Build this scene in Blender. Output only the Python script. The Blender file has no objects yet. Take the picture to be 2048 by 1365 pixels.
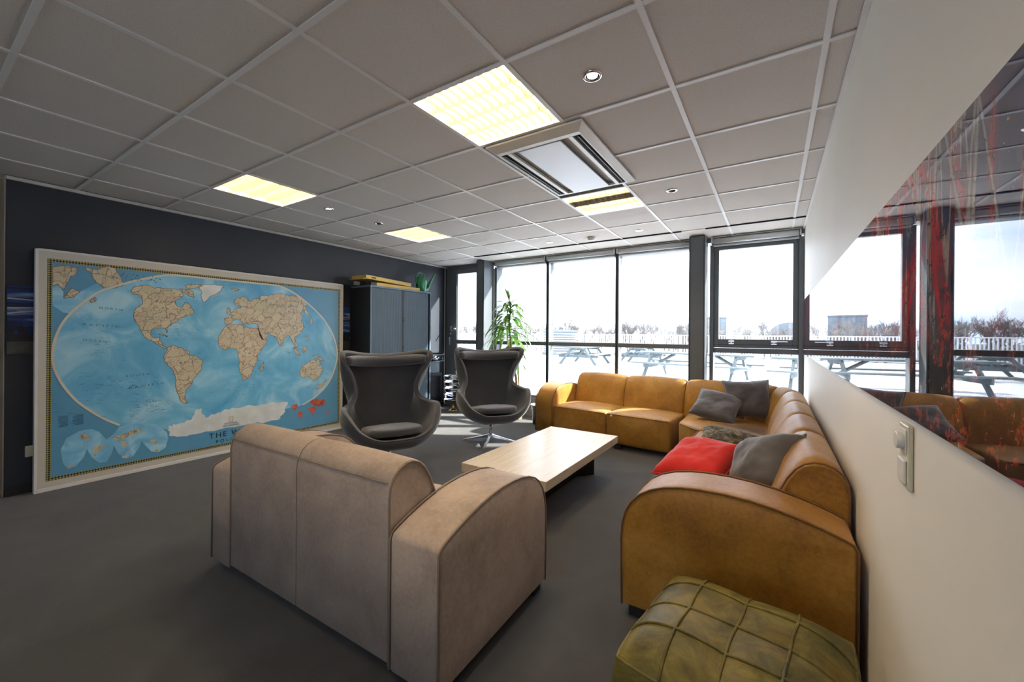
import bpy, bmesh, math, random
from mathutils import Vector, Matrix, noise
from mathutils.geometry import tessellate_polygon
random.seed(7)
C = bpy.context.scene.collection
S = bpy.context.scene
PI = math.pi

# ------------------------------------------------------------ camera
F_PX, YAW, ROLL, CYP, CAMZ = 811.36, 0.5725, 0.0077, 668.24, 1.32
CE = CAMZ + 1.2258                      # ceiling height
cam_d = bpy.data.cameras.new('camera'); cam = bpy.data.objects.new('camera', cam_d); C.objects.link(cam)
cam_d.sensor_width = 36; cam_d.lens = 36 * F_PX / 2048
cam_d.shift_y = -(682.5 - CYP) / 2048
cam_d.clip_start = 0.03; cam_d.clip_end = 3000
fwd = Vector((-math.sin(YAW), math.cos(YAW), 0)); rgt = Vector((math.cos(YAW), math.sin(YAW), 0)); upv = Vector((0, 0, 1))
cr = rgt * math.cos(ROLL) + upv * math.sin(ROLL); cu = upv * math.cos(ROLL) - rgt * math.sin(ROLL)
cam.matrix_world = Matrix(((cr.x, cu.x, -fwd.x, 0), (cr.y, cu.y, -fwd.y, 0), (cr.z, cu.z, -fwd.z, CAMZ), (0, 0, 0, 1)))
S.camera = cam
S.view_settings.view_transform = 'Standard'; S.view_settings.look = 'None'
S.view_settings.gamma = 1; S.view_settings.use_curve_mapping = False
S.view_settings.exposure = 1.6

# ------------------------------------------------------------ sky and sun
SKY_STRENGTH = 2.1
w = bpy.data.worlds.new('sky'); S.world = w; w.use_nodes = True
nt = w.node_tree; nt.nodes.clear()
o = nt.nodes.new('ShaderNodeOutputWorld'); bg = nt.nodes.new('ShaderNodeBackground')
tc = nt.nodes.new('ShaderNodeTexCoord'); mp = nt.nodes.new('ShaderNodeMapping'); mp.inputs['Scale'].default_value = (1, 1, 4.5)
nz = nt.nodes.new('ShaderNodeTexNoise'); nz.inputs['Scale'].default_value = 2.3; nz.inputs['Detail'].default_value = 7; nz.inputs['Roughness'].default_value = .55
cr_ = nt.nodes.new('ShaderNodeValToRGB')
cr_.color_ramp.elements[0].position = .36; cr_.color_ramp.elements[0].color = (.50, .62, .88, 1)
cr_.color_ramp.elements[1].position = .62; cr_.color_ramp.elements[1].color = (.93, .95, 1.0, 1)
nt.links.new(tc.outputs['Generated'], mp.inputs[0]); nt.links.new(mp.outputs[0], nz.inputs['Vector'])
nt.links.new(nz.outputs[0], cr_.inputs[0]); nt.links.new(cr_.outputs[0], bg.inputs[0])
bg.inputs[1].default_value = SKY_STRENGTH; nt.links.new(bg.outputs[0], o.inputs[0])
sun_d = bpy.data.lights.new('sun', 'SUN'); sun_d.energy = 8.0; sun_d.angle = math.radians(1.5); sun_d.color = (1, .95, .86)
sun = bpy.data.objects.new('sun', sun_d); C.objects.link(sun)
sun.rotation_euler = Vector((1.5, 1.0, 1.17)).to_track_quat('Z', 'Y').to_euler(); sun.location = (9, 12, 9)

def portal(x0, x1, z0, z1, y, back=False):
    d = bpy.data.lights.new('daylight_portal', 'AREA'); d.shape = 'RECTANGLE'; d.size = x1 - x0; d.size_y = z1 - z0
    d.cycles.is_portal = True
    ob = bpy.data.objects.new('daylight_portal', d); C.objects.link(ob)
    ob.location = ((x0 + x1) / 2, y, (z0 + z1) / 2); ob.rotation_euler = (PI / 2 if back else -PI / 2, 0, 0)
portal(-5.0, .27, .3, 2.5, 5.87)
portal(-2.3, .2, 1.3, 2.4, -3.32, True)  # portal of the window added behind the viewer

# ------------------------------------------------------------ materials
M = {}
def srgb(r, g, b):
    f = lambda c: (c / 255 / 12.92) if c / 255 <= .04045 else ((c / 255 + .055) / 1.055) ** 2.4
    return (f(r), f(g), f(b))
def new_mat(name):
    m = bpy.data.materials.new(name); m.use_nodes = True; M[name] = m
    return m, m.node_tree, m.node_tree.nodes['Principled BSDF']
def coords(nt, scale=(1, 1, 1), rot=(0, 0, 0), kind='Object'):
    t = nt.nodes.new('ShaderNodeTexCoord'); mp = nt.nodes.new('ShaderNodeMapping')
    mp.inputs['Scale'].default_value = scale; mp.inputs['Rotation'].default_value = rot
    nt.links.new(t.outputs[kind], mp.inputs[0]); return mp.outputs[0]
def ntex(nt, vec, scale, detail=4, rough=.5, dist=0):
    n = nt.nodes.new('ShaderNodeTexNoise'); n.inputs['Scale'].default_value = scale; n.inputs['Detail'].default_value = detail
    n.inputs['Roughness'].default_value = rough; n.inputs['Distortion'].default_value = dist
    nt.links.new(vec, n.inputs['Vector']); return n.outputs[0]
def ramp(nt, fac, stops, const=False):
    r = nt.nodes.new('ShaderNodeValToRGB'); e = r.color_ramp.elements
    if const: r.color_ramp.interpolation = 'CONSTANT'
    while len(e) < len(stops): e.new(.5)
    for i, (p, c) in enumerate(stops): e[i].position = p; e[i].color = (*c, 1) if len(c) == 3 else c
    nt.links.new(fac, r.inputs[0]); return r.outputs[0]
def mixc(nt, fac, a, b, mode='MIX'):
    m = nt.nodes.new('ShaderNodeMix'); m.data_type = 'RGBA'; m.blend_type = mode
    for s, v in ((m.inputs[0], fac), (m.inputs[6], a), (m.inputs[7], b)):
        if hasattr(v, 'is_linked'): nt.links.new(v, s)
        elif isinstance(v, (int, float)): s.default_value = v
        else: s.default_value = (*v, 1)
    return m.outputs[2]
def bump(nt, b, h, strength=.2, dist=.01):
    n = nt.nodes.new('ShaderNodeBump'); n.inputs['Strength'].default_value = strength; n.inputs['Distance'].default_value = dist
    nt.links.new(h, n.inputs['Height']); nt.links.new(n.outputs[0], b.inputs['Normal'])
def plain(name, col, rough=.5, metal=0, var=.12, vs=6, bs=0, bsc=200, spec=None, coat=0):
    m, nt, b = new_mat(name); b.inputs['Roughness'].default_value = rough; b.inputs['Metallic'].default_value = metal
    v = coords(nt); c = tuple(col)
    lo = tuple(x * (1 - var) for x in c); hi = tuple(min(1, x * (1 + var)) for x in c)
    nt.links.new(ramp(nt, ntex(nt, v, vs), [(.3, lo), (.7, hi)]), b.inputs['Base Color'])
    if bs: bump(nt, b, ntex(nt, v, bsc, 2), bs, .002)
    if spec is not None: b.inputs['Specular IOR Level'].default_value = spec
    if coat: b.inputs['Coat Weight'].default_value = coat; b.inputs['Coat Roughness'].default_value = .05
    return m
plain('white_wall', (.82, .785, .71), .55, var=.02, vs=2, bs=.05, bsc=350)
plain('navy_wall', (.028, .034, .048), .45, var=.08, vs=3, bs=.08, bsc=300)
plain('beige_wall', (.42, .36, .27), .7, var=.04)
plain('rail_white', (.72, .71, .70), .4, var=.02)
plain('trim_white', (.50, .50, .47), .5, var=.03)
plain('frame_grey', (.11, .125, .135), .38, var=.05)
plain('sill_grey', (.30, .33, .32), .45, var=.04)
plain('blind_grey', (.62, .65, .66), .5, var=.04)
plain('white_plastic', (.74, .73, .68), .3, var=.02)
plain('cream_plastic', (.66, .62, .47), .32, var=.02)
plain('pale_panel', (.66, .72, .80), .3, var=.01)
plain('slot_black', (.012, .013, .015), .7, var=.1, spec=.1)
plain('black_metal', (.015, .016, .018), .42, var=.1)
plain('aluminium', (.66, .67, .69), .22, 1, var=.04)
plain('chrome', (.80, .80, .82), .07, 1, var=.02)
plain('gold', (.80, .58, .25), .12, 1, var=.05)
plain('cabinet_grey', (.12, .18, .25), .42, var=.05)
plain('cabinet_side', (.020, .021, .023), .5, var=.08)
plain('cardboard_yellow', (.62, .44, .12), .6, var=.10, vs=8)
plain('can_green', (.012, .22, .08), .28, var=.06, spec=.6)
plain('paper_tube', (.45, .44, .40), .6, var=.1)
plain('clay', (.50, .30, .20), .7, var=.1)
plain('soil', (.03, .02, .012), .9, var=.4, vs=40)
plain('trunk', (.42, .30, .13), .7, var=.25, vs=25)
plain('bucket_white', (.62, .63, .62), .4, var=.05)
plain('terrace', (.66, .68, .72), .75, var=.08, vs=.8)
plain('weathered_wood', (.115, .14, .145), .7, var=.18, vs=5)
plain('fence_white', (.6, .63, .68), .5, var=.03)
plain('fence_steel', (.16, .18, .20), .5, var=.08)
plain('louvre_white', (.3, .32, .34), .5, var=.03)
plain('bare_wood', (.20, .175, .16), .8, var=.15)
plain('far_ground', (.10, .11, .10), .9, var=.2, vs=.02)
plain('concrete_far', (.17, .20, .23), .7, var=.08)
plain('reflector', (.62, .54, .38), .3, var=.01)
plain('louvre_blade', (.50, .45, .33), .35, var=.02)
plain('tag_white', (.8, .78, .7), .5, var=.02)

def glass(name, tint, ior, rough=0.0):
    m, nt, b = new_mat(name); nt.nodes.remove(b)
    out = nt.nodes['Material Output']; t = nt.nodes.new('ShaderNodeBsdfTransparent'); g = nt.nodes.new('ShaderNodeBsdfGlossy')
    lw = nt.nodes.new('ShaderNodeLayerWeight'); lw.inputs[0].default_value = .5
    pw = nt.nodes.new('ShaderNodeMath'); pw.operation = 'POWER'; pw.inputs[1].default_value = 4.0; nt.links.new(lw.outputs['Facing'], pw.inputs[0])
    f = nt.nodes.new('ShaderNodeMath'); f.operation = 'MULTIPLY_ADD'; f.inputs[1].default_value = .6; f.inputs[2].default_value = .025
    nt.links.new(pw.outputs[0], f.inputs[0]); mx = nt.nodes.new('ShaderNodeMixShader')
    t.inputs[0].default_value = (*tint, 1); g.inputs['Roughness'].default_value = rough
    nt.links.new(f.outputs[0], mx.inputs[0]); nt.links.new(t.outputs[0], mx.inputs[1]); nt.links.new(g.outputs[0], mx.inputs[2])
    nt.links.new(mx.outputs[0], out.inputs[0]); return m
glass('window_glass', (.95, .97, .97), 1.35)
plain('office_glass', (.12, .17, .21), .15, var=.15, vs=.2)

def emit(name, col, st):
    m, nt, b = new_mat(name); b.inputs['Base Color'].default_value = (.8, .8, .8, 1)
    b.inputs['Emission Color'].default_value = (*col, 1); b.inputs['Emission Strength'].default_value = st; return m
emit('tube_lit', (1, .80, .53), 14.0)
emit('lens_lit', (1, .86, .66), 16.0)
plain('tube_dark', (.55, .55, .52), .4)

def leather(name, lo, mid, hi, rough, bs=.25):
    m, nt, b = new_mat(name); b.inputs['Specular IOR Level'].default_value = .32; b.inputs['Sheen Weight'].default_value = .08; b.inputs['Sheen Roughness'].default_value = .6; v = coords(nt)
    a = ntex(nt, v, 3.2, 8, .62, .4); f = ntex(nt, v, 60, 3, .6)
    c = ramp(nt, a, [(.28, lo), (.5, mid), (.74, hi)])
    c = mixc(nt, .25, c, ramp(nt, f, [(.3, lo), (.7, hi)]))
    nt.links.new(c, b.inputs['Base Color']); b.inputs['Roughness'].default_value = rough
    bump(nt, b, ntex(nt, v, 260, 3), bs, .0015); return m
leather('tan_leather', (.19, .074, .005), (.36, .165, .015), (.53, .29, .062), .46)
leather('beige_nubuck', (.26, .20, .165), (.42, .33, .275), (.56, .46, .38), .62, .12)
leather('tan_piping', (.14, .06, .012), (.18, .08, .018), (.22, .10, .03), .45)
leather('beige_piping', (.20, .15, .11), (.25, .19, .14), (.30, .23, .17), .55)
m, nt, b = new_mat('pouf_leather'); v = coords(nt)
vor = nt.nodes.new('ShaderNodeTexVoronoi'); vor.inputs['Scale'].default_value = 7.4; vor.inputs['Randomness'].default_value = 0; nt.links.new(v, vor.inputs['Vector'])
a = ntex(nt, v, 9, 9, .68, .8)
c = ramp(nt, a, [(.30, (.032, .029, .005)), (.46, (.115, .092, .016)), (.60, (.21, .165, .030)), (.78, (.34, .27, .075))])
c = mixc(nt, .30, c, ramp(nt, vor.outputs['Color'], [(.2, (.055, .058, .022)), (.5, (.14, .11, .03)), (.8, (.19, .115, .02))]))
nt.links.new(c, b.inputs['Base Color']); b.inputs['Roughness'].default_value = .5; b.inputs['Specular IOR Level'].default_value = .3; bump(nt, b, ntex(nt, v, 40, 6, .7), .35, .004)

def fabric(name, col, rough=.85, sheen=.3, var=.2, sc=260):
    m, nt, b = new_mat(name); v = coords(nt)
    lo = tuple(x * (1 - var) for x in col); hi = tuple(x * (1 + var) for x in col)
    c = mixc(nt, .5, ramp(nt, ntex(nt, v, sc, 2), [(.35, lo), (.65, hi)]), ramp(nt, ntex(nt, v, 5, 4), [(.3, lo), (.7, hi)]))
    nt.links.new(c, b.inputs['Base Color']); b.inputs['Roughness'].default_value = rough
    b.inputs['Sheen Weight'].default_value = sheen; b.inputs['Sheen Roughness'].default_value = .5
    bump(nt, b, ntex(nt, v, sc * 1.2, 2), .3, .002); return m
fabric('charcoal_wool', (.060, .065, .080), .85, .55, sc=330)
fabric('grey_velvet', (.085, .082, .095), .7, .5)
fabric('grey_brown_velvet', (.088, .080, .078), .7, .5)
fabric('red_felt', (.66, .016, .012), .8, .2, .12)
m, nt, b = new_mat('fur_print'); v = coords(nt)
c = ramp(nt, ntex(nt, v, 14, 6, .6, 1.5), [(.36, (.035, .028, .018)), (.48, (.10, .085, .05)), (.6, (.26, .22, .14)), (.7, (.06, .05, .03))])
nt.links.new(c, b.inputs['Base Color']); b.inputs['Roughness'].default_value = .8; bump(nt, b, ntex(nt, v, 90, 4), .8, .01)

# carpet
m, nt, b = new_mat('carpet'); v = coords(nt)
c1 = ramp(nt, ntex(nt, v, 420, 2, .7), [(.3, (.014, .014, .015)), (.7, (.105, .105, .105))])
c2 = ramp(nt, ntex(nt, v, 2.2, 6, .6, .6), [(.3, (.024, .024, .025)), (.7, (.090, .091, .093))])
nt.links.new(mixc(nt, .5, c1, c2), b.inputs['Base Color']); b.inputs['Roughness'].default_value = .95
b.inputs['Sheen Weight'].default_value = .25; b.inputs['Sheen Roughness'].default_value = .4
bump(nt, b, ntex(nt, v, 500, 2), .6, .004)
# ceiling tile
m, nt, b = new_mat('ceiling_tile'); v = coords(nt)
c = ramp(nt, ntex(nt, v, 260, 3, .7), [(.32, (.53, .49, .455)), (.68, (.74, .70, .655))])
nt.links.new(c, b.inputs['Base Color']); b.inputs['Roughness'].default_value = .9; bump(nt, b, ntex(nt, v, 300, 2), .3, .002)
# oak table top
m, nt, b = new_mat('pale_oak'); v = coords(nt, (9, .7, 3))
c = ramp(nt, ntex(nt, v, 6, 6, .6, .5), [(.3, (.58, .48, .34)), (.5, (.68, .58, .44)), (.72, (.76, .66, .52))])
nt.links.new(c, b.inputs['Base Color']); b.inputs['Roughness'].default_value = .3; bump(nt, b, ntex(nt, v, 20, 3), .05, .001)
# leaf
m, nt, b = new_mat('leaf'); v = coords(nt)
c = ramp(nt, ntex(nt, v, 5, 2), [(.3, (.02, .085, .018)), (.6, (.06, .17, .022)), (.8, (.15, .29, .03))])
nt.links.new(c, b.inputs['Base Color']); b.inputs['Roughness'].default_value = .35
b.inputs['Subsurface Weight'].default_value = 0; b.inputs['Transmission Weight'].default_value = 0
out = nt.nodes['Material Output']; tl = nt.nodes.new('ShaderNodeBsdfTranslucent'); tl.inputs[0].default_value = (.35, .55, .08, 1)
mx = nt.nodes.new('ShaderNodeMixShader'); mx.inputs[0].default_value = .16
nt.links.new(b.outputs[0], mx.inputs[1]); nt.links.new(tl.outputs[0], mx.inputs[2]); nt.links.new(mx.outputs[0], out.inputs[0])
# map inks
def sea(name, a_, b_, c_, sc=2.6):
    m, nt, b = new_mat(name); v = coords(nt)
    c = ramp(nt, ntex(nt, v, sc, 6, .6, .8), [(.32, a_), (.5, b_), (.66, c_)])
    f = ntex(nt, coords(nt, (1, 3, 14)), 16, 3, .6)
    c = mixc(nt, ramp(nt, f, [(.66, (0, 0, 0)), (.74, (.35, .35, .35))]), c, (.05, .16, .25))
    nt.links.new(c, b.inputs['Base Color']); b.inputs['Roughness'].default_value = .28; return m
sea('map_sea', (.10, .40, .69), (.19, .53, .78), (.42, .71, .87))
plain('map_margin_blue', (.12, .35, .55), .3, var=.04)
sea('map_lobe', (.16, .47, .75), (.27, .60, .84), (.44, .74, .90), 6)
m, nt, b = new_mat('map_land'); v = coords(nt)
vo = nt.nodes.new('ShaderNodeTexVoronoi'); vo.feature = 'DISTANCE_TO_EDGE'; vo.inputs['Scale'].default_value = 15
wv = mixc(nt, .12, v, ntex(nt, v, 18, 3)); nt.links.new(wv, vo.inputs['Vector'])
vc = nt.nodes.new('ShaderNodeTexVoronoi'); vc.inputs['Scale'].default_value = 15; nt.links.new(wv, vc.inputs['Vector'])
c = ramp(nt, vc.outputs['Color'], [(.2, (.62, .50, .35)), (.5, (.74, .66, .47)), (.8, (.62, .56, .36))])
c = mixc(nt, .35, c, ramp(nt, ntex(nt, v, 90, 4, .75), [(.35, (.22, .19, .13)), (.6, (.75, .68, .55))]))
c = mixc(nt, ramp(nt, vo.outputs['Distance'], [(.015, (.8, .8, .8)), (.05, (0, 0, 0))]), c, (.22, .15, .12))
nt.links.new(c, b.inputs['Base Color']); b.inputs['Roughness'].default_value = .28
plain('map_coast', (.25, .17, .12), .4, var=.2)
plain('map_ice', (.72, .76, .76), .28, var=.12, vs=7)
plain('map_arc', (.72, .66, .55), .3, var=.03)
plain('map_red', (.58, .12, .07), .3, var=.4, vs=20)
plain('map_ink', (.03, .05, .08), .4, var=.05)
plain('map_ink_soft', (.06, .17, .25), .4, var=.05)
plain('map_margin', (.60, .57, .50), .3, var=.02)
m, nt, b = new_mat('map_braid'); v = coords(nt, (1, 1, 1), (PI / 4, 0, 0))
ck = nt.nodes.new('ShaderNodeTexChecker'); ck.inputs['Scale'].default_value = 78; nt.links.new(v, ck.inputs['Vector'])
ck.inputs['Color1'].default_value = (.42, .36, .13, 1); ck.inputs['Color2'].default_value = (.015, .02, .015, 1)
nt.links.new(ck.outputs[0], b.inputs['Base Color']); b.inputs['Roughness'].default_value = .35

# abstract glossy print on the right wall
m, nt, b = new_mat('art_print')
v1 = coords(nt, (1, 1.5, .7)); v3 = coords(nt)
n1 = ntex(nt, v1, 2.3, 5, .6, .9)
c = ramp(nt, n1, [(.34, (.010, .016, .065)), (.44, (.045, .05, .12)), (.50, (.20, .03, .05)), (.55, (.60, .02, .025)), (.60, (.34, .03, .05)), (.66, (.04, .05, .12)), (.76, (.30, .30, .30))])
st_ = ntex(nt, coords(nt, (1, 7, .9), (.18, 0, 0)), 2.2, 3, .5, .3)
c = mixc(nt, ramp(nt, st_, [(.55, (0, 0, 0)), (.60, (.75, .75, .75)), (.64, (0, 0, 0))]), c, (.46, .42, .34))
vo = nt.nodes.new('ShaderNodeTexVoronoi'); vo.feature = 'DISTANCE_TO_EDGE'; vo.inputs['Scale'].default_value = 2.2
nt.links.new(coords(nt, (1, 1.9, .7), (.5, 0, 0)), vo.inputs['Vector'])
c = mixc(nt, ramp(nt, vo.outputs['Distance'], [(.004, (.55, .55, .55)), (.016, (0, 0, 0))]), c, (.48, .44, .34))
sx_ = nt.nodes.new('ShaderNodeSeparateXYZ'); nt.links.new(v3, sx_.inputs[0])
mr = nt.nodes.new('ShaderNodeMapRange'); mr.inputs[1].default_value = 1.40; mr.inputs[2].default_value = 1.27; nt.links.new(sx_.outputs['Z'], mr.inputs[0])
crowd = ramp(nt, ntex(nt, v3, 24, 5, .7, .4), [(.42, (.008, .009, .025)), (.54, (.05, .03, .035)), (.60, (.42, .05, .03)), (.64, (.06, .05, .09)), (.72, (.50, .46, .42))])
c = mixc(nt, mr.outputs[0], c, crowd)
sp = ntex(nt, v3, 38, 3, .7); c = mixc(nt, ramp(nt, sp, [(.66, (0, 0, 0)), (.70, (.8, .8, .8))]), c, (.62, .30, .18))
sp2 = ntex(nt, v3, 26, 4, .75); c = mixc(nt, ramp(nt, sp2, [(.38, (.9, .9, .9)), (.45, (0, 0, 0))]), c, (.004, .006, .02))
nt.links.new(c, b.inputs['Base Color']); b.inputs['Roughness'].default_value = .012; b.inputs['IOR'].default_value = 1.52
b.inputs['Specular Tint'].default_value = (.94, .97, 1, 1)
# concert canvas
m, nt, b = new_mat('canvas_blue')
v = coords(nt, (1, .6, 6), (.35, 0, 0)); c = ramp(nt, ntex(nt, v, 2.4, 4, .5, .7), [(.40, (.004, .012, .055)), (.54, (.015, .06, .26)), (.64, (.32, .45, .62)), (.72, (.01, .04, .20))])
nt.links.new(c, b.inputs['Base Color']); b.inputs['Roughness'].default_value = .35
plain('canvas_dark', (.008, .010, .018), .4, var=.5, vs=30)
plain('canvas_floor', (.055, .055, .052), .5, var=.4, vs=14)

# ------------------------------------------------------------ mesh helpers
def obj(name, bm, mat, parent=None, smooth=False, bevel=0, bseg=2, sub=0, recalc=True):
    me = bpy.data.meshes.new(name)
    if recalc: bmesh.ops.recalc_face_normals(bm, faces=bm.faces[:])
    bm.to_mesh(me); bm.free()
    for mm in (mat if isinstance(mat, (list, tuple)) else [mat]): me.materials.append(M[mm])
    ob = bpy.data.objects.new(name, me); C.objects.link(ob)
    if parent: ob.parent = parent
    if smooth:
        for p in me.polygons: p.use_smooth = True
    if bevel:
        bv = ob.modifiers.new('b', 'BEVEL'); bv.width = bevel; bv.segments = bseg; bv.limit_method = 'ANGLE'; bv.angle_limit = .6
        bv.harden_normals = False
    if sub:
        sb = ob.modifiers.new('s', 'SUBSURF'); sb.levels = sub; sb.render_levels = sub
    return ob
def thing(name, label, cat, loc=(0, 0, 0), rotz=0, group=None):
    e = bpy.data.objects.new(name, None); C.objects.link(e); e.empty_display_size = .1
    e.location = loc; e.rotation_euler = (0, 0, rotz); e['label'] = label; e['category'] = cat
    if group: e['group'] = group
    return e
def tag(ob, label, cat, group=None):
    ob['label'] = label; ob['category'] = cat
    if group: ob['group'] = group
    return ob
def struct(ob, label=None):
    ob['kind'] = 'structure'
    if label: ob['label'] = label
    return ob
def box(bm, x0, x1, y0, y1, z0, z1, mi=0):
    vs = [bm.verts.new(p) for p in ((x0, y0, z0), (x1, y0, z0), (x1, y1, z0), (x0, y1, z0), (x0, y0, z1), (x1, y0, z1), (x1, y1, z1), (x0, y1, z1))]
    for f in ((3, 2, 1, 0), (4, 5, 6, 7), (0, 1, 5, 4), (1, 2, 6, 5), (2, 3, 7, 6), (3, 0, 4, 7)):
        fc = bm.faces.new([vs[i] for i in f]); fc.material_index = mi
    return vs
def boxes(*bs):
    bm = bmesh.new()
    for b_ in bs: box(bm, *b_)
    return bm
def tube(bm, pts, r, n=8, cap=True, mi=0, closed=False):
    pts = [Vector(p) for p in pts]; rings = []; N = len(pts); ref = None
    for i, p in enumerate(pts):
        if closed: d = pts[(i + 1) % N] - pts[i - 1]
        else: d = pts[min(i + 1, N - 1)] - pts[max(i - 1, 0)]
        d.normalize()
        if ref is None:
            ref = Vector((0, 0, 1)) if abs(d.z) < .9 else Vector((1, 0, 0))
        a = (ref - d * ref.dot(d)).normalized(); b_ = d.cross(a); ref = a
        rr = r[i] if isinstance(r, (list, tuple)) else r
        rings.append([bm.verts.new(p + a * (rr * math.cos(2 * PI * k / n)) + b_ * (rr * math.sin(2 * PI * k / n))) for k in range(n)])
    L = N if closed else N - 1
    for i in range(L):
        A, B = rings[i], rings[(i + 1) % N]
        for k in range(n):
            f = bm.faces.new((A[k], A[(k + 1) % n], B[(k + 1) % n], B[k])); f.material_index = mi; f.smooth = True
    if cap and not closed:
        bm.faces.new(rings[0][::-1]).material_index = mi; bm.faces.new(rings[-1]).material_index = mi
def lathe(bm, prof, n=24, c=(0, 0, 0), mi=0):
    rings = []
    for r, z in prof:
        rings.append([bm.verts.new((c[0] + r * math.cos(2 * PI * k / n), c[1] + r * math.sin(2 * PI * k / n), c[2] + z)) for k in range(n)])
    for i in range(len(rings) - 1):
        for k in range(n):
            f = bm.faces.new((rings[i][k], rings[i][(k + 1) % n], rings[i + 1][(k + 1) % n], rings[i + 1][k])); f.smooth = True; f.material_index = mi
    if prof[0][0] > 1e-4: bm.faces.new(rings[0][::-1]).material_index = mi
    if prof[-1][0] > 1e-4: bm.faces.new(rings[-1]).material_index = mi
def catmull(pts, n, closed=False):
    pts = [Vector(p) for p in pts]; out = []; N = len(pts)
    for i in range(N if closed else N - 1):
        if closed: p = [pts[(i + k) % N] for k in (-1, 0, 1, 2)]
        else: p = [pts[max(i - 1, 0)], pts[i], pts[i + 1], pts[min(i + 2, N - 1)]]
        for k in range(n):
            t = k / n
            out.append(.5 * ((2 * p[1]) + (p[2] - p[0]) * t + (2 * p[0] - 5 * p[1] + 4 * p[2] - p[3]) * t * t + (3 * p[1] - p[0] - 3 * p[2] + p[3]) * t ** 3))
    if not closed: out.append(pts[-1])
    return out
def rbox(x0, x1, y0, y1, z0, z1, r=.03, n=10, crown=0, warp=None):
    """soft upholstered block: rounded box with a crowned top"""
    bm = bmesh.new(); bmesh.ops.create_cube(bm, size=2)
    bmesh.ops.subdivide_edges(bm, edges=bm.edges[:], cuts=n, use_grid_fill=True)
    hx, hy, hz = (x1 - x0) / 2, (y1 - y0) / 2, (z1 - z0) / 2; cx, cy, cz = (x0 + x1) / 2, (y0 + y1) / 2, (z0 + z1) / 2
    def den(t):   # crowd verts near the edges
        return math.copysign(1 - (1 - abs(t)) ** 1.7, t) if abs(t) < 1 else t
    for v in bm.verts:
        u = [den(c_) for c_ in v.co]; p = Vector((u[0] * hx, u[1] * hy, u[2] * hz))
        q = Vector((max(-hx + r, min(hx - r, p.x)), max(-hy + r, min(hy - r, p.y)), max(-hz + r, min(hz - r, p.z))))
        d = p - q
        if d.length > 1e-9: p = q + d.normalized() * min(r, d.length) if d.length > r else p
        if d.length > 1e-9 and sum(1 for a_, b_ in zip(p, q) if abs(a_ - b_) > 1e-6) > 1: p = q + d.normalized() * r
        if crown and u[2] > 0: p.z += crown * (1 - u[0] ** 2) * (1 - u[1] ** 2) * u[2]
        if warp: p = warp(p, u)
        v.co = p + Vector((cx, cy, cz))
    return bm
def prism(profile, a0, a1, place, r=.02, bulge=.012, n=1):
    """closed profile (s,t) swept from a0 to a1; place(s,t,a)->xyz; edges rounded and side panels softly bulged"""
    bm = bmesh.new(); cs = sum(p[0] for p in profile) / len(profile); ct = sum(p[1] for p in profile) / len(profile)
    def inset(d):
        out = []; N = len(profile)
        for i in range(N):
            p0 = Vector(profile[i - 1]); p1 = Vector(profile[i]); p2 = Vector(profile[(i + 1) % N])
            e1 = (p1 - p0).normalized(); e2 = (p2 - p1).normalized()
            nn = Vector((-(e1 + e2).y, (e1 + e2).x))
            if nn.length < 1e-6: nn = Vector((-e1.y, e1.x))
            nn.normalize()
            if area < 0: nn = -nn
            out.append((p1.x + nn.x * d, p1.y + nn.y * d))
        return out
    area = sum(profile[i - 1][0] * profile[i][1] - profile[i][0] * profile[i - 1][1] for i in range(len(profile)))
    L = a1 - a0; sg = 1 if L > 0 else -1; rings = []
    lay = [(r * .98, 0), (r * .55, r * .12), (r * .18, r * .42), (0, r)]
    for d, da in lay: rings.append((inset(d), a0 + sg * da))
    K = 6
    for k in range(1, K): rings.append((profile, a0 + sg * (r + (abs(L) - 2 * r) * k / K)))
    for d, da in lay[::-1]: rings.append((inset(d), a1 - sg * da))
    rv = [[bm.verts.new(place(s, t, a)) for s, t in pr] for pr, a in rings]; N = len(profile)
    for i in range(len(rv) - 1):
        for k in range(N):
            f = bm.faces.new((rv[i][k], rv[i][(k + 1) % N], rv[i + 1][(k + 1) % N], rv[i + 1][k])); f.smooth = True
    for ring, a, s_ in ((rv[0], a0, -sg), (rv[-1], a1, sg)):
        prev = ring; pr = inset(r * .98)
        for q in (.8, .55, .28):
            cur = [bm.verts.new(place(cs + (s - cs) * q, ct + (t - ct) * q, a + s_ * bulge * (1 - q ** 2))) for s, t in pr]
            for k in range(N):
                f = bm.faces.new((prev[k], prev[(k + 1) % N], cur[(k + 1) % N], cur[k])); f.smooth = True
            prev = cur
        bm.faces.new(prev).smooth = True
    return bm

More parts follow.
